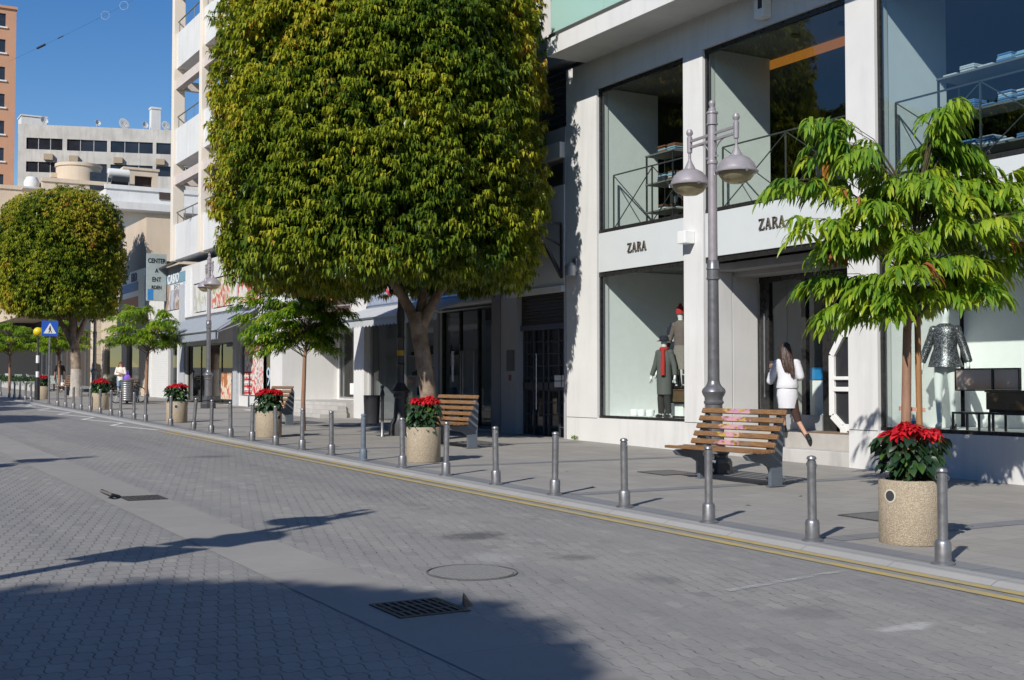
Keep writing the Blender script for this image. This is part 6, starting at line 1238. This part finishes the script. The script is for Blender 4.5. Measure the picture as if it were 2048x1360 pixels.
m=MB(); rings(m,[(0,0,.775,.186,.152),(0,0,.785,.194,.158),(0,.005,.86,.182,.145),(0,.015,.95,.166,.128),(0,.02,1.05,.174,.13),(0,.025,1.16,.188,.125),(0,.025,1.215,.186,.112),(0,.03,1.265,.158,.09),(-.0,.04,1.31,.085,.075)],32,Mr,.04,7)
for s_ in(1,-1): m.ball(W_(.03,s_*.155,1.215),(.078,.078,.075),14,8)
m.tube([W_(.03,.14,1.245),W_(.05,.22,1.08),W_(.10,.30,.91)],[.078,.076,.068],14); m.tube([W_(.10,.30,.90),W_(.17,.30,.97),W_(.23,.30,1.03)],[.066,.058,.048],14); m.ball(W_(.10,.30,.905),.067,14,8)
m.tube([W_(.03,-.14,1.245),W_(.02,-.19,1.1),W_(.02,-.225,.98)],[.078,.074,.066],14); m.tube([W_(.02,-.225,.975),W_(.11,-.18,.955),W_(.19,-.135,.94)],[.064,.056,.046],14); m.ball(W_(.02,-.225,.978),.065,14,8)
m.build('jacket_dress',M_jack,T,rel=True,smooth=60)
m=MB(); m.lathe([(.075,1.29),(.092,1.325),(.098,1.33),(.088,1.30)],(f*.035).to_tuple(),18,cap=False); m.build('collar',M_jack,T,rel=True,smooth=60)
m=MB(); m.ball(W_(.035,.03,1.475),(.092,.092,.105),18,12)
rg=random.Random(5)
for i in range(60):
    a=rg.uniform(-1.15,1.15); bx=.03+.082*math.sin(a*1.1); ax=.03-.082*math.cos(a*1.1); e=rg.uniform(1.0,1.12)+.05*abs(a)-(.09 if a<-.2 else 0); sw=-.045
    m.tube([W_(ax+.03,.03+(bx-.03)*.7,1.545),W_(ax-.005,bx*1.05,1.45),W_(ax-.045+rg.uniform(-.01,.01),.01+(bx-.03)*1.25,1.30),W_(-.105+rg.uniform(-.02,.01),.0+(bx-.03)*1.15+sw*.5,e+.10),W_(-.11+rg.uniform(-.02,.01),(bx-.03)*1.05+sw,e)],[.022,.022,.022,.017,.004],7)
m.build('hair',M_hair,T,rel=True,smooth=60)
m=MB(); shoe(m,W_(.34,.08,0),f,.24); m.build('shoe',M_shoe,T,rel=True,smooth=60)
m=MB(); m.tube([W_(-.05,-.325,-.015),W_(-.055,-.35,-.075),W_(-.03,-.375,-.13),W_(.0,-.405,-.205),W_(.015,-.425,-.265)],[.040,.047,.050,.045,.022],12); m.ball(W_(-.085,-.365,-.105),(.028,.028,.03),10,6); m.build('shoe',M_shoe,T,rel=True,smooth=60)
m=MB(); m.tube([W_(-.01,-.09,.62),W_(.0,-.13,.36),W_(-.01,-.18,.20)],[.088,.074,.062],12); m.build('legging',pm('dark_brown_legging',(.05,.022,.016),.8),T,rel=True,smooth=60)
ph=thing('phone','dark phone held upright in the raised hand of the woman in white','phone',o+Vector(W_(.30,.30,1.12))); m=MB(); m.obox((0,0,.06),(.006,.037,.078),Matrix.Rotation(.5,3,'Z')); m.build('phone_body',M_black,ph,rel=True,bevel=.004); m=MB(); m.obox(Vector((.0072,.004,.06)),(.001,.033,.07),Matrix.Rotation(.5,3,'Z')); m.build('screen',M_glassw,ph,rel=True)
def passer(label,loc,rot,tops,top_mat,leg_mat,hair_len,shorts=False,k=.98,arms='down'):
    T=thing('person',label,'person',loc,rot); J=stand(k)
    if arms=='fold':
        for s,x in(('L',1),('R',-1)): J['elb'+s]=tuple(v*k for v in(x*.24,-.04,1.12,.038)); J['wri'+s]=tuple(v*k for v in(x*.03,-.20,1.13+.04*x,.026)); J['han'+s]=tuple(v*k for v in(-x*.06,-.20,1.15+.04*x,.03))
    J['kneL']=tuple(v*k for v in(.095,-.06,.49,.052)); J['ankL']=tuple(v*k for v in(.09,.0,.09,.036)); J['ankR']=tuple(v*k for v in(-.09,.06,.09,.036)); J['toeR']=tuple(v*k for v in(-.1,-.09,.035,.03))
    ex=MB(); 
    for s in(1,-1):
        h=J['han'+('L' if s>0 else 'R')]; fingers(ex,h[:3],(0,-.1,-1) if arms!='fold' else (-s,0,.1),(0,s,0),.07*k,.007)
    ex.ball(Vector((0,-.09,1.60))*k,(.013,.018,.018),8,6)
    human('body',T,J,M_skin,ex)
    m=MB(); rings(m,[(0,0,.80*k,.165*k,.125*k),(0,0,.95*k,.158*k,.12*k),(0,0,1.1*k,.145*k,.11*k),(0,0,1.28*k,.17*k,.12*k),(0,0,1.40*k,.165*k,.09*k),(0,.005,1.46*k,.07*k,.06*k)],22,None,.03)
    for s in'LR': m.ball(J['sho'+s][:3],.07*k,12,8); m.tube([J['sho'+s][:3],Vector(J['sho'+s][:3]).lerp(Vector(J['elb'+s][:3]),.5),J['elb'+s][:3]],[.068*k,.062*k,.056*k],10); 
    if tops=='long':
        for s in'LR': m.tube([J['elb'+s][:3],J['wri'+s][:3]],[.055*k,.042*k],10)
    m.build('top',top_mat,T,rel=True,smooth=60)
    m=MB()
    for s in'LR':
        h,kn,an=[Vector(J[q+s][:3]) for q in('hip','kne','ank')]; m.tube([h+Vector((0,0,.06)),kn] if shorts else [h+Vector((0,0,.06)),kn,an],[.105*k,.085*k] if shorts else [.1*k,.068*k,.052*k],12)
    m.build('shorts' if shorts else 'trousers',leg_mat,T,rel=True,smooth=60)
    m=MB(); m.ball((0,.018*k,1.635*k),(.086*k,.092*k,.088*k),16,10)
    if hair_len:
        for s in(1,-1): m.tube([Vector((s*.07,.02,1.64))*k,Vector((s*.085,.0,1.5))*k,Vector((s*.09,-.05,1.5-hair_len))*k],[.03,.034,.01],8)
    m.build('hair',pm('auburn_hair',(.10,.03,.015),.5) if hair_len else M_hair,T,rel=True,smooth=60)
    m=MB()
    for s in'LR': a=J['ank'+s]; shoe(m,(a[0],a[1]-.05,0),(0,-1,0))
    m.build('shoes',M_shoe if not shorts else M_white_pl,T,rel=True,smooth=60); return T
def gpt(px,py,X):
    r=CF+CR*((px-1024)/FOC); y=X*r.y/r.x; return (X,y,gz(y))
g1=gpt(242,785,13.0); passer('woman with auburn hair, cream jacket and blue jeans, arms folded, near the round bin',g1,math.radians(-25),'long',pm('cream_jacket',(.70,.64,.56),.8),pm('pale_jeans',(.20,.30,.42),.85),.22,k=1.0,arms='fold')
bg_=thing('shoulder_bag','purple bag hanging at the side of the woman in the cream jacket','bag',(g1[0]+.28,g1[1]-.16,g1[2]+.78)); m=MB(); rings(m,[(0,0,0,.13,.06),(0,0,.1,.16,.08),(0,0,.25,.14,.07),(0,0,.31,.06,.03)],16); m.build('bag_body',pm('purple_cloth',(.22,.10,.55),.7),bg_,rel=True,smooth=60); m=MB(); m.tube([(-.05,0,.3),(-.03,0,.5),(.03,0,.5),(.05,0,.3)],.012,6); m.build('strap',MC['purple_cloth'],bg_,rel=True)
g2=gpt(121,785,12.1); passer('man in a black t-shirt and grey shorts standing behind the far bench',g2,math.radians(150),'short',pm('black_shirt',(.02,.02,.022),.85),pm('grey_shorts',(.30,.30,.31),.85),0,True,1.04)
b3=thing('carrier_bag','white carrier bag beside the man in grey shorts','bag',(g2[0]+.12,g2[1]-.35,g2[2]+.15)); m=MB(); rings(m,[(0,0,0,.12,.07),(0,0,.2,.15,.08),(0,0,.4,.13,.04)],14,None,.06); m.build('bag_body',M_white_pl,b3,rel=True,smooth=60); m=MB(); m.tube([(-.06,0,.4),(-.04,0,.55),(.04,0,.55),(.06,0,.4)],.01,6); m.build('handle',M_white_pl,b3,rel=True)
